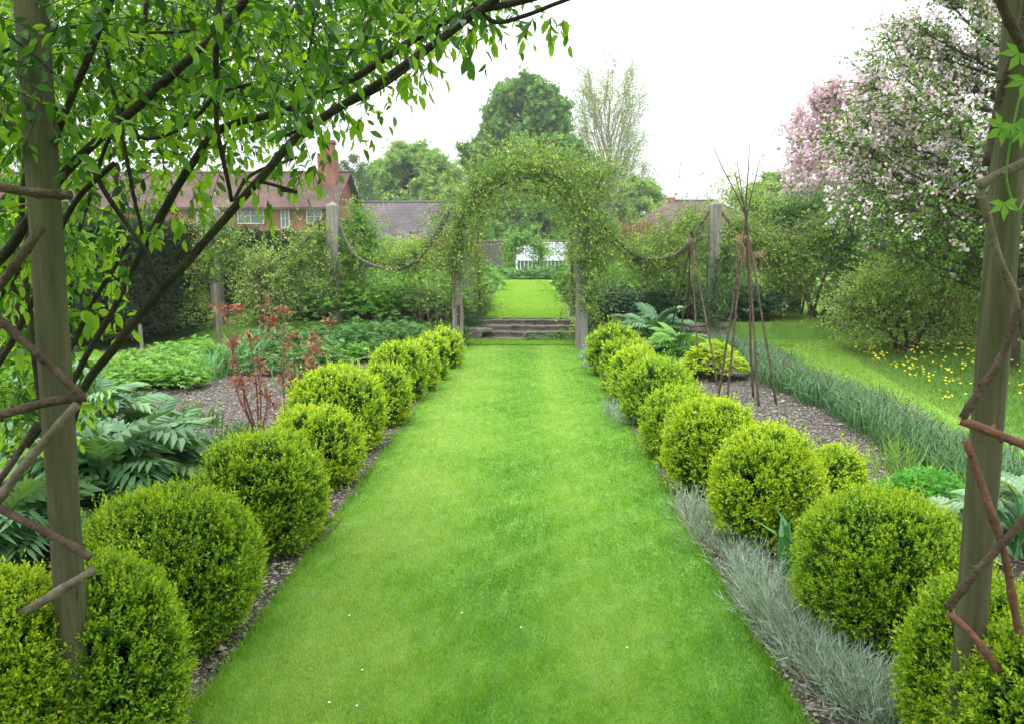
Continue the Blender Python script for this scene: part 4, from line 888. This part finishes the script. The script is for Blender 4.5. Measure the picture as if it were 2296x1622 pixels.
def H_at(y, Y): return at(1147, y, Y)[2]-float(hgt(0, Y))
dome = lambda w0: (lambda f: w0*np.sqrt(np.clip(1-((f-.45)/.56)**2, .02, 1)))
cone = lambda w0: (lambda f: w0*np.clip(1.05-f, .0, 1)**.55*np.clip(.55+f*1.6, 0, 1))
tree('chestnut_tree', 'tallest dense dark green tree behind the arch', base_at(1180, 75), H_at(192, 75), lambda f: .44*np.clip(1.02-f, 0, 1)**.42*np.clip(.6+f, 0, 1)*(1+.12*np.sin(f*23)), .10, 190, 40, 9, .42, 'chestnut', .35, .55, .11, leafT=STAR, wid=1.0, hang=.3, inr=.45)
tree('chestnut_tree', 'dense lower tree filling the arch opening above the greenhouse', base_at(1215, 62), H_at(420, 62), dome(.42), .05, 80, 40, 8, .34, 'chestnut', .3, .4, .14, leafT=STAR, wid=1.0)
tree('round_tree', 'rounded light green tree above the grey barn roof', base_at(930, 70), H_at(338, 70), dome(.50), .12, 110, 40, 9, .32, 'farleaf', .35, .4, .12, leafT=STAR, wid=1.0)
tree('round_tree', 'darker rounded tree just left of the arch crown', base_at(1010, 66), H_at(430, 66), dome(.5), .1, 60, 34, 8, .3, 'farleaf', .35, .35, .14, leafT=STAR, wid=1.0)
tree('poplar_tree', 'tall thinly leafed tree with upright bare limbs right of the dense one', base_at(1360, 90), H_at(130, 90), lambda f: .205*np.sqrt(np.clip(1-((f-.58)/.48)**2, .04, 1)), .14, 120, 56, 5, .19, 'thin', 1.5, .24, .19, hang=.2, bark='greystem', spread=.6, inr=.3, tint=(0, 1))
tree('birch_tree', 'small wispy birch right of the brick chimney', base_at(797, 62), H_at(350, 62), dome(.20), .25, 46, 22, 9, .17, 'birch', .6, .12, .2, hang=.9)
tree('round_tree', 'low rounded tree between the tall thin tree and the hipped roof', base_at(1430, 75), H_at(412, 75), dome(.36), .12, 60, 34, 8, .32, 'farleaf', .35, .3, .13, leafT=STAR, wid=1.0)
tree('round_tree', 'distant hazy green tree behind the tepee tops', base_at(1735, 60), H_at(405, 60), dome(.5), .1, 60, 34, 8, .3, 'farleaf', .35, .3, .13, leafT=STAR, wid=1.0)
tree('chestnut_tree', 'dark tree mass left of the greenhouse', base_at(1085, 58), H_at(505, 58), dome(.6), .05, 50, 30, 8, .3, 'chestnut', .35, .3, .13, leafT=STAR, wid=1.0)
tree('round_tree', 'tree hidden behind the brick house at far left', base_at(150, 80), H_at(400, 80), dome(.5), .1, 60, 30, 8, .36, 'farleaf', .35, .3, .13, leafT=STAR, wid=1.0)
tree('birch_tree', 'low tree between the barn and the small birch', base_at(770, 64), H_at(440, 64), dome(.5), .1, 40, 26, 8, .24, 'farleaf', .35, .3, .14)
tree('cherry_tree', 'pink blossoming cherry behind the apple tree', base_at(1905, 23), H_at(200, 23), dome(.36), .28, 60, 24, 5, .075, 'bronze', .5, .17, .15, bark='bark', blossom='pink', bn=4800, bl_size=.085)
apple = tree('apple_tree', 'large apple tree covered in white blossom at right', base_at(2285, 11.2), H_at(-90, 11.2), lambda f: .43*np.sqrt(np.clip(1-((f-.58)/.47)**2, .02, 1))*np.clip((f-.24)/.12, .15, 1), .34, 120, 42, 9, .066, 'apple', .35, .10, .12, blossom='blossom', bn=4200, bl_size=.050, hang=.2, inr=.12)
# far woodland strip closing the horizon
g = G(); n = 16000; xx = rng.uniform(-170, 170, n); P = np.c_[xx, 118+rng.normal(size=n)*4, rng.uniform(0, 1, n)*(5.2+1.5*sn(np.c_[xx*.1, xx*0, xx*0], 3, 1.)+1.0*sn(np.c_[xx*.5, xx*0, xx*0], 4, 1.))+.4]
place(g, STAR, P, rv(n), rv(n)+[0, -.4, .6], 1.5, 1, rng.random(n)*.8); tag(g.build('far_woodland', M['farleaf']), kind='stuff')

# ------------------------------------------------------------------ buildings
def quad(g, a, b, c, d_, tint=.5, mat=0): g.add([a, b, c, d_], [[0, 1, 2, 3]], tint, mat)
def gable(name, label, x0, x1, y0, y1, ze, zr, wall, roofm, hip=0, over=.35, cat='house', z0=None):
    z0 = float(hgt(0, y0)) if z0 is None else z0
    t = thing(name, label, cat, ((x0+x1)/2, (y0+y1)/2, z0)); g = G(); ym = (y0+y1)/2
    box(g, ((x0+x1)/2, ym, (z0+ze)/2), (x1-x0, y1-y0, ze-z0))
    if not hip:
        for x in (x0, x1): g.add([(x, y0, ze), (x, y1, ze), (x, ym, zr-.05)], [[0, 1, 2]])
    g.build('wall', wall, t)
    r = G(); th = .12; sl = (zr-ze)/(ym-y0); zo = ze-sl*over
    for dz in (0, th):
        A = (x0-over, y0-over, zo+dz); B = (x1+over, y0-over, zo+dz); C = (x1+over-hip, ym, zr+dz); D = (x0-over+hip, ym, zr+dz); E = (x1+over, y1+over, zo+dz); F_ = (x0-over, y1+over, zo+dz)
        quad(r, A, B, C, D); quad(r, D, C, E, F_)
        if hip: r.add([B, E, C], [[0, 1, 2]]); r.add([F_, A, D], [[0, 1, 2]])
    quad(r, (x0-over, y0-over, zo), (x1+over, y0-over, zo), (x1+over, y0-over, zo+th), (x0-over, y0-over, zo+th))
    for s_ in (x0-over, x1+over):
        if not hip: quad(r, (s_, y0-over, zo), (s_, ym, zr), (s_, ym, zr+th), (s_, y0-over, zo+th))
    ro = r.build('roof', roofm, t)
    rg = G(); tubes(rg, np.array([(x0-over+hip, ym, zr+th), (x1+over-hip, ym, zr+th)]), .09, 8); q = rg.build('ridge_tile', roofm, t)
    return t, ro
def window(t, x, y, z, wd, h, bars=(2, 2)):
    g = G(); fw = .06
    for sx in (-1, 1): box(g, (x+sx*(wd/2-fw/2), y-.02, z), (fw, .08, h))
    for sz in (-1, 1): box(g, (x, y-.022, z+sz*(h/2-fw/2)), (wd-2*fw-.004, .08, fw))
    for k in range(1, bars[0]): box(g, (x-wd/2+wd*k/bars[0], y-.018, z), (.05, .06, h-2*fw-.004))
    for k in range(1, bars[1]): box(g, (x, y-.014, z-h/2+h*k/bars[1]), (wd-2*fw-.004, .05, .03))
    o = g.build('window', M['greywhite'], t)
    p = G(); box(p, (x, y+.0, z), (wd-2*fw, .03, h-2*fw)); q = p.build('pane', M['glass'], o); q.location = (0, 0, 0)
    q.data.transform(__import__('mathutils').Matrix.Translation(-Vector(t.location)))
YH = 45
def XZ(x, y, Y): p = at(x, y, Y); return float(p[0]), float(p[2])
hx1, ze = XZ(735, 462, YH); _, zr = XZ(735, 392, YH+3.5)
house, hroof = gable('brick_house', 'long red brick house with tiled roof at left', XZ(-260, 400, YH)[0], hx1+.2, YH, YH+7, ze, zr, M['brick'], M['rooftile'])
for (x, y, wd, h) in [(457, 502, .75, 1.2), (562, 468, 1.5, .9), (705, 486, .9, .8), (640, 490, .5, 1.1), (330, 500, 1.0, 1.2), (200, 500, 1.0, 1.2)]:
    wx, wz = XZ(x, y, YH); window(house, wx, YH-.03, min(wz, ze-h/2-.1), wd, h)
g = G(); cx, cz = XZ(734, 318, YH+2.4); cw = 38/1785*(YH+2); box(g, (cx, YH+2.4, (cz+ze)/2-.3), (cw*.72, .8, cz-ze+.6)); box(g, (cx, YH+2.4, (zr+ze)/2+.35), (cw, 1.0, zr-ze+1.4)); box(g, (cx, YH+2.4, cz-.05), (cw*.86, .92, .18))
chm = g.build('chimney', M['brick'], hroof); chm.data.transform(__import__('mathutils').Matrix.Translation(-Vector(house.location)))
chm.data.transform(__import__('mathutils').Matrix.Translation(Vector(hroof.location)))
bx0, bz = XZ(785, 560, 48); bx1, _ = XZ(1010, 560, 48); _, br_ = XZ(900, 458, 52)
barn, _ = gable('grey_barn', 'low barn with a wide grey tiled roof left of the arch', bx0, bx1, 48, 56, bz, br_, M['barnwall'], M['slate'], cat='barn')
rx0, rz = XZ(1410, 528, 50); rx1, _ = XZ(1640, 528, 50); _, rr_ = XZ(1500, 455, 54)
hb, hr = gable('hipped_barn', 'building with a hipped red brown tiled roof right of the arch', rx0, rx1+3, 50, 58, rz, rr_, M['barnwall'], M['brownroof'], hip=3.4, cat='barn')
g = G(); cx, cz = XZ(1503, 447, 54); box(g, (cx, 54, cz-.5), (.5, .5, 1.2)); c2 = g.build('chimney', M['brick'], hr); c2.data.transform(__import__('mathutils').Matrix.Translation(-Vector(hb.location)))
# garden wall behind the greenhouse
t = thing('garden_wall', 'weathered brick garden wall behind the greenhouse', 'wall', (-1, 52, .8)); g = G(); a, b = XZ(980, 560, 52), XZ(1330, 560, 52)
box(g, ((a[0]+b[0])/2, 52, .5+a[1]/2), (b[0]-a[0], .35, a[1]+.1-.0)); g.build('wall', M['barnwall'], t); g = G(); box(g, ((a[0]+b[0])/2, 52, .5+a[1]+.09), (b[0]-a[0]+.1, .5, .08)); g.build('coping', M['stone'], t)
t = thing('picket_fence', 'grey board fence between the canes left of the arch', 'fence', (*at(890, 610, 31)[:2], .5)); g = G()
for k in range(26): p = at(842+k*4.0, 600, 31); box(g, (p[0], 31, p[2]-.45), (.06, .03, 1.0+rng.normal()*.01))
p, q = at(840, 606, 31), at(945, 606, 31); box(g, ((p[0]+q[0])/2, 31.04, p[2]), (q[0]-p[0], .04, .07)); g.build('paling', M['oak'], t)
# greenhouse
GY = 44; gx0, gz0 = XZ(1158, 611, GY); gx1, _ = XZ(1278, 611, GY); _, ge = XZ(1160, 583, GY); _, gr = XZ(1160, 546, GY+2.2)
gh = thing('greenhouse', 'white lean-to greenhouse at the end of the upper lawn', 'greenhouse', (gx0, GY, gz0))
g = G(); box(g, ((gx0+gx1)/2, GY+1.1, gz0+.07), (gx1-gx0, 2.2, .14)); g.build('base_wall', M['white'], gh)
g = G(); quad(g, (gx0, GY, ge), (gx1, GY, ge), (gx1, GY+2.2, gr), (gx0, GY+2.2, gr)); g.build('roof_glass', M['whiteglass'], gh)
g = G(); quad(g, (gx0, GY, gz0+.14), (gx1, GY, gz0+.14), (gx1, GY, ge), (gx0, GY, ge)); g.add([(gx0, GY, gz0+.14), (gx0, GY, ge), (gx0, GY+2.2, gr), (gx0, GY+2.2, gz0+.14)], [[0, 1, 2, 3]]); g.build('front_glass', M['glass'], gh)
g = G(); nb = 14
for k in range(nb+1):
    x = gx0+(gx1-gx0)*k/nb; tubes(g, np.array([(x, GY-.02, gz0+.14), (x, GY-.02, ge)]), .022, 4)
for k in range(0, nb+1, 2):
    x = gx0+(gx1-gx0)*k/nb; tubes(g, np.array([(x, GY-.02, ge+.02), (x, GY+2.2, gr+.03)]), .024, 4)
for f in (0, .5, 1): tubes(g, np.array([(gx0, GY+2.2*f-.02, ge+(gr-ge)*f+.03), (gx1, GY+2.2*f-.02, ge+(gr-ge)*f+.03)]), .032 if f != .5 else .018, 4)
for x in (gx0, gx1): box(g, (x, GY-.03, (gz0+ge)/2), (.1, .08, ge-gz0))
box(g, ((gx0+gx1)/2, GY-.04, ge), (gx1-gx0+.1, .08, .09)); box(g, ((gx0+gx1)/2, GY-.045, gz0+.13), (gx1-gx0+.14, .08, .1)); g.build('glazing_bar', M['white'], gh)
climber([px_path([(1140, 610, 38), (1143, 560, 38), (1160, 541, 38), (1190, 540, 38)]), px_path([(1212, 615, 38), (1212, 570, 38), (1205, 548, 38)])], 'distant leafy arch in front of the greenhouse', 420, .30, .11, mat='fresh', L=(.3, .6))
herb('far_border_foliage', None, None, np.c_[rng.uniform(-4, 4.5, 40), rng.uniform(34, 37, 40)], .6, .45, 50, STAR, .2, 'mid', stuff=True)

# ------------------------------------------------------------------ foreground arch: round posts, rods, climbing stems
def round_post(path, r, label):
    P = np.array([at(*p) for p in path]); t = thing('round_post', label, 'post', (P[-1][0], P[-1][1], 0), 'peeled round posts of the near arch')
    P[:, 0] = P[:, 0]; top, bot = P[0], P[-1]; d = (bot-top)/(top[2]-bot[2]); top = top-d*.6*0+np.array([0, 0, 0]); C = np.stack([top-d*.8]+[top+d*(top[2]-z) for z in np.linspace(top[2], -.05, 24)])
    g = G(); tubes(g, C, r*(1+.012*rng.normal(size=25)), 24); g.build('post_shaft', M['post'], t, smooth=True)
round_post([(70, 0, 2.25), (172, 1578, 2.25)], .0425, 'mossy round post at left with dark rods nailed to it')
round_post([(2290, 0, 2.25), (2176, 1400, 2.25)], .0425, 'pale round post at right, crossed by red rods')
def rod(pts, r, mat, label, end=True):
    P = spline(np.array([at(*p) for p in pts]), 22); P = P+.003*np.stack([sn(P, int(rng.integers(999)), 7.) for _ in range(3)], 1); t = thing('hazel_rod', label, 'rod', P[0], 'rods woven across the near arch')
    rr = r*(1+.07*sn(P*14, int(rng.integers(999)), 1.))*(1+.22*(rng.random(22) < .1)); g = G(); tubes(g, P, rr, 10)
    k = rng.integers(3, 19, 4); tubes(g, np.stack([P[k], P[k]+rv(4)*.022], 1), np.array([[.008, .004]]), 6); g.build('rod_shaft', M[mat], t, smooth=True)
Yf = 2.17
for a in [([(-60, 668, 2.2), (0, 718, 2.17), (90, 800, 2.15), (180, 884, Yf)], .0115, 'rod', 'dark rod slanting down to the pointed joint on the left post'),
          ([(-80, 942, 2.2), (0, 930, 2.17), (100, 903, 2.15), (190, 890, Yf)], .0135, 'rod', 'thick grey brown rod nearly level across the left post'),
          ([(-40, 1170, 2.2), (30, 1075, 2.18), (110, 975, 2.16), (172, 905, 2.15)], .0125, 'greyrod', 'rough barked rod rising to the joint on the left post'),
          ([(-60, 1150, 2.35), (0, 1072, 2.35), (85, 945, 2.35)], .010, 'rod', 'thin dark rod behind the left post'),
          ([(-60, 1110, 2.2), (0, 1140, 2.18), (110, 1195, 2.15), (203, 1248, 2.14)], .0125, 'rod', 'dark brown rod with a cut end above the near box'),
          ([(-60, 1438, 2.2), (0, 1402, 2.18), (110, 1338, 2.15), (210, 1276, 2.14)], .0130, 'greyrod', 'pale weathered rod with a sawn end low on the left post'),
          ([(0, 420, 2.1), (80, 432, 2.1), (159, 438, 2.1)], .0125, 'rod', 'short level rod high on the left post'),
          ([(-40, 200, 2.4), (0, 232, 2.4), (70, 318, 2.4), (136, 405, 2.4)], .0115, 'rod', 'dark rod slanting behind the upper left post'),
          ([(-40, 680, 2.1), (0, 642, 2.1), (45, 580, 2.1), (95, 510, 2.1)], .0120, 'rod', 'dark reddish rod leaning on the upper left post'),
          ([(2310, -40, 2.15), (2290, 60, 2.15), (2240, 230, 2.15), (2212, 372, 2.15)], .0105, 'rod', 'dark rod slanting down the upper right post'),
          ([(2225, -40, 2.1), (2250, 20, 2.1), (2283, 90, 2.1), (2330, 190, 2.1)], .0125, 'rod', 'thick dark rod at the top right corner'),
          ([(2192, 417, 2.14), (2240, 392, 2.14), (2300, 366, 2.14), (2360, 335, 2.14)], .0130, 'greyrod', 'grey cut rod pointing left from the right post'),
          ([(2195, 424, 2.15), (2212, 490, 2.14), (2240, 590, 2.14), (2272, 665, 2.14), (2300, 760, 2.14)], .0105, 'greyrod', 'pale bent rod descending over the right post'),
          ([(2158, 936, 2.14), (2200, 868, 2.14), (2240, 808, 2.14), (2262, 745, 2.14), (2300, 650, 2.14)], .0110, 'rod', 'knobbly dark rod rising from the left joint of the right post'),
          ([(2155, 941, 2.14), (2200, 958, 2.12), (2260, 982, 2.12), (2340, 1010, 2.12)], .0120, 'redrod', 'thick reddish rod crossing the right post'),
          ([(2167, 985, 2.14), (2185, 1040, 2.13), (2215, 1125, 2.12), (2250, 1240, 2.12), (2275, 1360, 2.12), (2300, 1500, 2.12)], .0100, 'redrod', 'long red rod running down over the right post to the box'),
          ([(2122, 1364, 2.12), (2180, 1290, 2.1), (2240, 1220, 2.1), (2310, 1140, 2.1)], .0110, 'rod', 'dark rod slanting up to the right in front of the right post'),
          ([(2126, 1372, 2.12), (2180, 1425, 2.1), (2235, 1500, 2.1), (2310, 1610, 2.1)], .0105, 'redrod', 'red rod slanting down to the lower right corner')]:
    rod(*a)
# the big climber overhead
t = thing('wisteria_climber', 'big leafy climber spreading over the upper left of the view', 'climbing plant', at(120, 900, 2.6))
stems = [([(150, 960, 2.6), (190, 860, 2.5), (265, 768, 2.45), (354, 661, 2.4), (455, 545, 2.35), (575, 408, 2.3), (690, 290, 2.3), (850, 185, 2.3), (1000, 80, 2.35), (1130, -10, 2.4)], .0145),
         ([(-30, 600, 2.3), (30, 540, 2.3), (117, 424, 2.3), (219, 318, 2.3), (300, 248, 2.3), (414, 141, 2.3), (488, 71, 2.3), (570, -15, 2.3)], .0155),
         ([(-20, 690, 2.5), (60, 560, 2.45), (88, 424, 2.4), (125, 310, 2.4), (170, 198, 2.4), (215, 80, 2.4), (255, -20, 2.4)], .0130),
         ([(495, -20, 2.2), (485, 160, 2.2), (492, 318, 2.25), (516, 453, 2.32)], .0085),
         ([(336, 534, 2.6), (382, 449, 2.6), (424, 371, 2.55), (490, 290, 2.5), (637, 246, 2.45), (717, 207, 2.4), (805, 166, 2.4), (915, 95, 2.4), (1018, 42, 2.4), (1160, 10, 2.4), (1300, -30, 2.4)], .0135),
         ([(640, 300, 2.5), (717, 262, 2.45), (858, 192, 2.45), (1015, 68, 2.45)], .0060),
         ([(1060, 10, 2.4), (1106, 53, 2.4), (1177, 40, 2.4), (1285, 0, 2.4)], .0075),
         ([(262, 290, 2.45), (336, 311, 2.45), (424, 269, 2.45), (485, 212, 2.45), (560, 190, 2.45)], .0075),
         ([(198, 364, 2.4), (248, 456, 2.4), (318, 552, 2.4), (345, 620, 2.4), (364, 644, 2.4)], .0085),
         ([(226, 81, 2.6), (262, 248, 2.6), (294, 407, 2.6), (320, 530, 2.6)], .0075),
         ([(60, 1000, 2.7), (163, 849, 2.7), (260, 680, 2.7), (318, 566, 2.7), (360, 500, 2.7)], .0120),
         ([(150, 790, 2.9), (220, 660, 2.9), (290, 545, 2.9)], .0100),
         ([(30, 0, 2.9), (60, 260, 2.9), (50, 520, 2.8), (70, 760, 2.7), (90, 960, 2.6)], .0110),
         ([(-20, 840, 2.4), (60, 700, 2.4), (160, 470, 2.4), (260, 370, 2.4)], .0110),
         ([(0, 800, 2.8), (40, 700, 2.8), (10, 600, 2.8)], .012), ([(700, -20, 2.6), (690, 120, 2.6), (610, 260, 2.55)], .0065), ([(860, -20, 2.7), (800, 90, 2.6), (730, 210, 2.5)], .0065),
         ([(330, -20, 2.8), (310, 150, 2.8), (240, 330, 2.7), (180, 520, 2.7)], .008), ([(575, 408, 2.3), (660, 430, 2.3), (625, 428, 2.3)], .005), ([(0, 120, 2.5), (150, 60, 2.5), (330, 70, 2.5), (520, 60, 2.5)], .006),
         ([(520, 450, 2.35), (560, 395, 2.4), (665, 350, 2.5)], .006), ([(0, 60, 2.15), (60, 110, 2.15), (160, 200, 2.15)], .0045)]
gs = G()
paths = []
for pts, r in stems:
    P = spline(np.array([at(*p) for p in pts]), 40); P = P+.006*np.stack([sn(P, 900+k, 9.) for k in range(3)], 1); paths.append(P)
    tubes(gs, P, r*.9*np.linspace(1.1, .8, 40)*(1+.09*sn(P*20, 7, 1.)), 9, cap=False)
gs.build('stem', M['mossbark'], t, smooth=True)
gt = G(); gl = G()
# leafy shoots leaving the stems plus shoots filling the mass behind
poly = np.array([(0, -60), (1230, -60), (1060, 5), (930, 60), (790, 150), (660, 250), (560, 340), (440, 420), (330, 500), (200, 600), (100, 700), (-60, 760), (-60, -60)], float)
def inside(p, poly):
    x, y = p[:, 0], p[:, 1]; c = np.zeros(len(p), bool); j = len(poly)-1
    for i in range(len(poly)):
        xi, yi = poly[i]; xj, yj = poly[j]; c ^= ((yi > y) != (yj > y)) & (x < (xj-xi)*(y-yi)/(yj-yi+1e-9)+xi); j = i
    return c
q = np.c_[rng.uniform(-60, 1290, 4200), rng.uniform(-60, 760, 4200)]; q = q[inside(q, poly)]
keep = rng.random(len(q)) < np.clip(1.15-q[:, 1]/520, .22, 1); q = q[keep][:2100]
O = np.array([at(x, y, Yd) for (x, y), Yd in zip(q, rng.uniform(2.6, 4.6, len(q)))])
D = nrm(rv(len(O))*[1, 1, .6]+[.2, -.1, -.35]); sprays(gl, gt, O, D, rng.uniform(.10, .28, len(O)), 9, BLEAF, .050, .48, .35, .75, (.0, 1), .0016, .4, .2, leafdroop=.28)
q = np.c_[rng.uniform(-60, 1200, 900), rng.uniform(-60, 420, 900)]; q = q[inside(q, poly)]; q = q[q[:, 1] < 330-.12*q[:, 0]][:170]
O = np.array([at(x, y, Yd) for (x, y), Yd in zip(q, rng.uniform(2.0, 2.6, len(q)))])
sprays(gl, gt, O, nrm(rv(len(O))*[1, 1, .6]+[.2, -.1, -.35]), .16, 7, BLEAF, .050, .52, .35, .75, (0, .7), .0018, .5, .2, leafdroop=.5)
# hanging sprigs along the lower edge
for (x, y, n) in [(1235, 35, 5), (1262, 45, 4), (1195, 40, 4), (1060, 62, 5), (1085, 50, 4), (1100, 45, 4), (965, 135, 4), (905, 175, 6), (925, 160, 5), (812, 262, 4), (770, 255, 4), (745, 270, 3), (720, 285, 4), (680, 380, 5), (705, 370, 4), (600, 450, 4), (610, 350, 5),
                  (580, 400, 3), (360, 500, 5), (395, 480, 4), (280, 590, 4), (165, 560, 4), (150, 600, 4), (560, 230, 5), (530, 200, 4), (245, 520, 5), (40, 560, 6), (15, 600, 6), (20, 650, 5), (90, 560, 4), (440, 420, 5), (510, 330, 5)]:
    p = at(x, y, 2.35+rng.normal()*.06); k = 2; O = np.tile(p, (k, 1)); sprays(gl, gt, O, nrm(np.c_[rng.normal(size=k)*.5, rng.normal(size=k)*.3, -np.ones(k)*.7]), .055, n, BLEAF, .046, .52, .3, .6, (.5, 1), .0014, .4, .1, leafdroop=.55)
# low leafy mass left of and behind the left post
q = np.c_[rng.uniform(-80, 170, 260), rng.uniform(420, 930, 260)]; O = np.array([at(x, y, Yd) for (x, y), Yd in zip(q, rng.uniform(2.7, 4.2, len(q)))])
sprays(gl, gt, O, nrm(rv(len(O))*[1, 1, .6]+[.1, 0, -.2]), .2, 7, BLEAF, .062, .52, .35, .75, (.1, 1), .0018, .5, .2, leafdroop=.4)
# unseen climber leaves overhead and beside the viewer, added to shade the near arch
O = np.c_[rng.uniform(-3.4, 2.6, 1600), rng.uniform(-3, 2.5, 1600), rng.uniform(2.75, 3.4, 1600)]; O[:, 2] += np.clip(O[:, 1]-1.8, 0, 1)*.35
O2 = np.c_[rng.choice([-1, 1], 300)*rng.uniform(1.75, 2.5, 300), rng.uniform(-2.5, 1.6, 300), rng.uniform(1.5, 2.9, 300)]; O = np.r_[O, O2]
sprays(gl, gt, O, rv(1900)*[1, 1, .4], .4, 7, BLEAF, .12, .6, .2, .75, (0, .8), .003, .7, .2)
gt.build('twig', M['mossbark'], t); gl.build('foliage', M['canopy'], t)
# hop like sprigs on the right post
t = thing('clematis_sprig', 'thin green tendril with lobed leaves on the upper right post', 'climbing plant', at(2270, 300, 2.05)); gs = G(); gl = G()
P = spline(np.array([at(*p) for p in [(2310, 120, 2.08), (2285, 220, 2.06), (2268, 300, 2.06), (2256, 400, 2.08), (2280, 470, 2.08), (2300, 440, 2.1)]]), 30); tubes(gs, P, .0025, 5); gs.build('stem', M['fresh'], t)
O = np.array([at(2245, 285, 2.05), at(2270, 280, 2.05), at(2290, 290, 2.05), at(2285, 120, 2.05), at(2300, 180, 2.05), at(2250, 455, 2.05)])
place(gl, STAR, O, np.array([[-.6, 0, -.5], [.2, 0, -1], [.8, 0, -.5], [-.5, 0, -.9], [-.2, 0, -1], [.1, 0, -1]]), np.tile([0., -1, .3], (6, 1))+rng.normal(size=(6, 3))*.4, .046, 1.5, .45); gl.build('foliage', M['fresh'], t)

# ------------------------------------------------------------------ damp air
if 1:
    hm = bpy.data.materials.new('haze'); hm.use_nodes = True; hn = hm.node_tree; hn.nodes.remove(hn.nodes['Principled BSDF'])
    pv = hn.nodes.new('ShaderNodeVolumePrincipled'); pv.inputs['Density'].default_value = .0008; pv.inputs['Color'].default_value = (.93, .96, 1, 1)
    hn.links.new(pv.outputs[0], hn.nodes['Material Output'].inputs['Volume'])
    g = G(); box(g, (0, 60, 15.5), (420, 160, 35)); tag(g.build('haze', hm), kind='stuff')
    cy.volume_bounces = 0
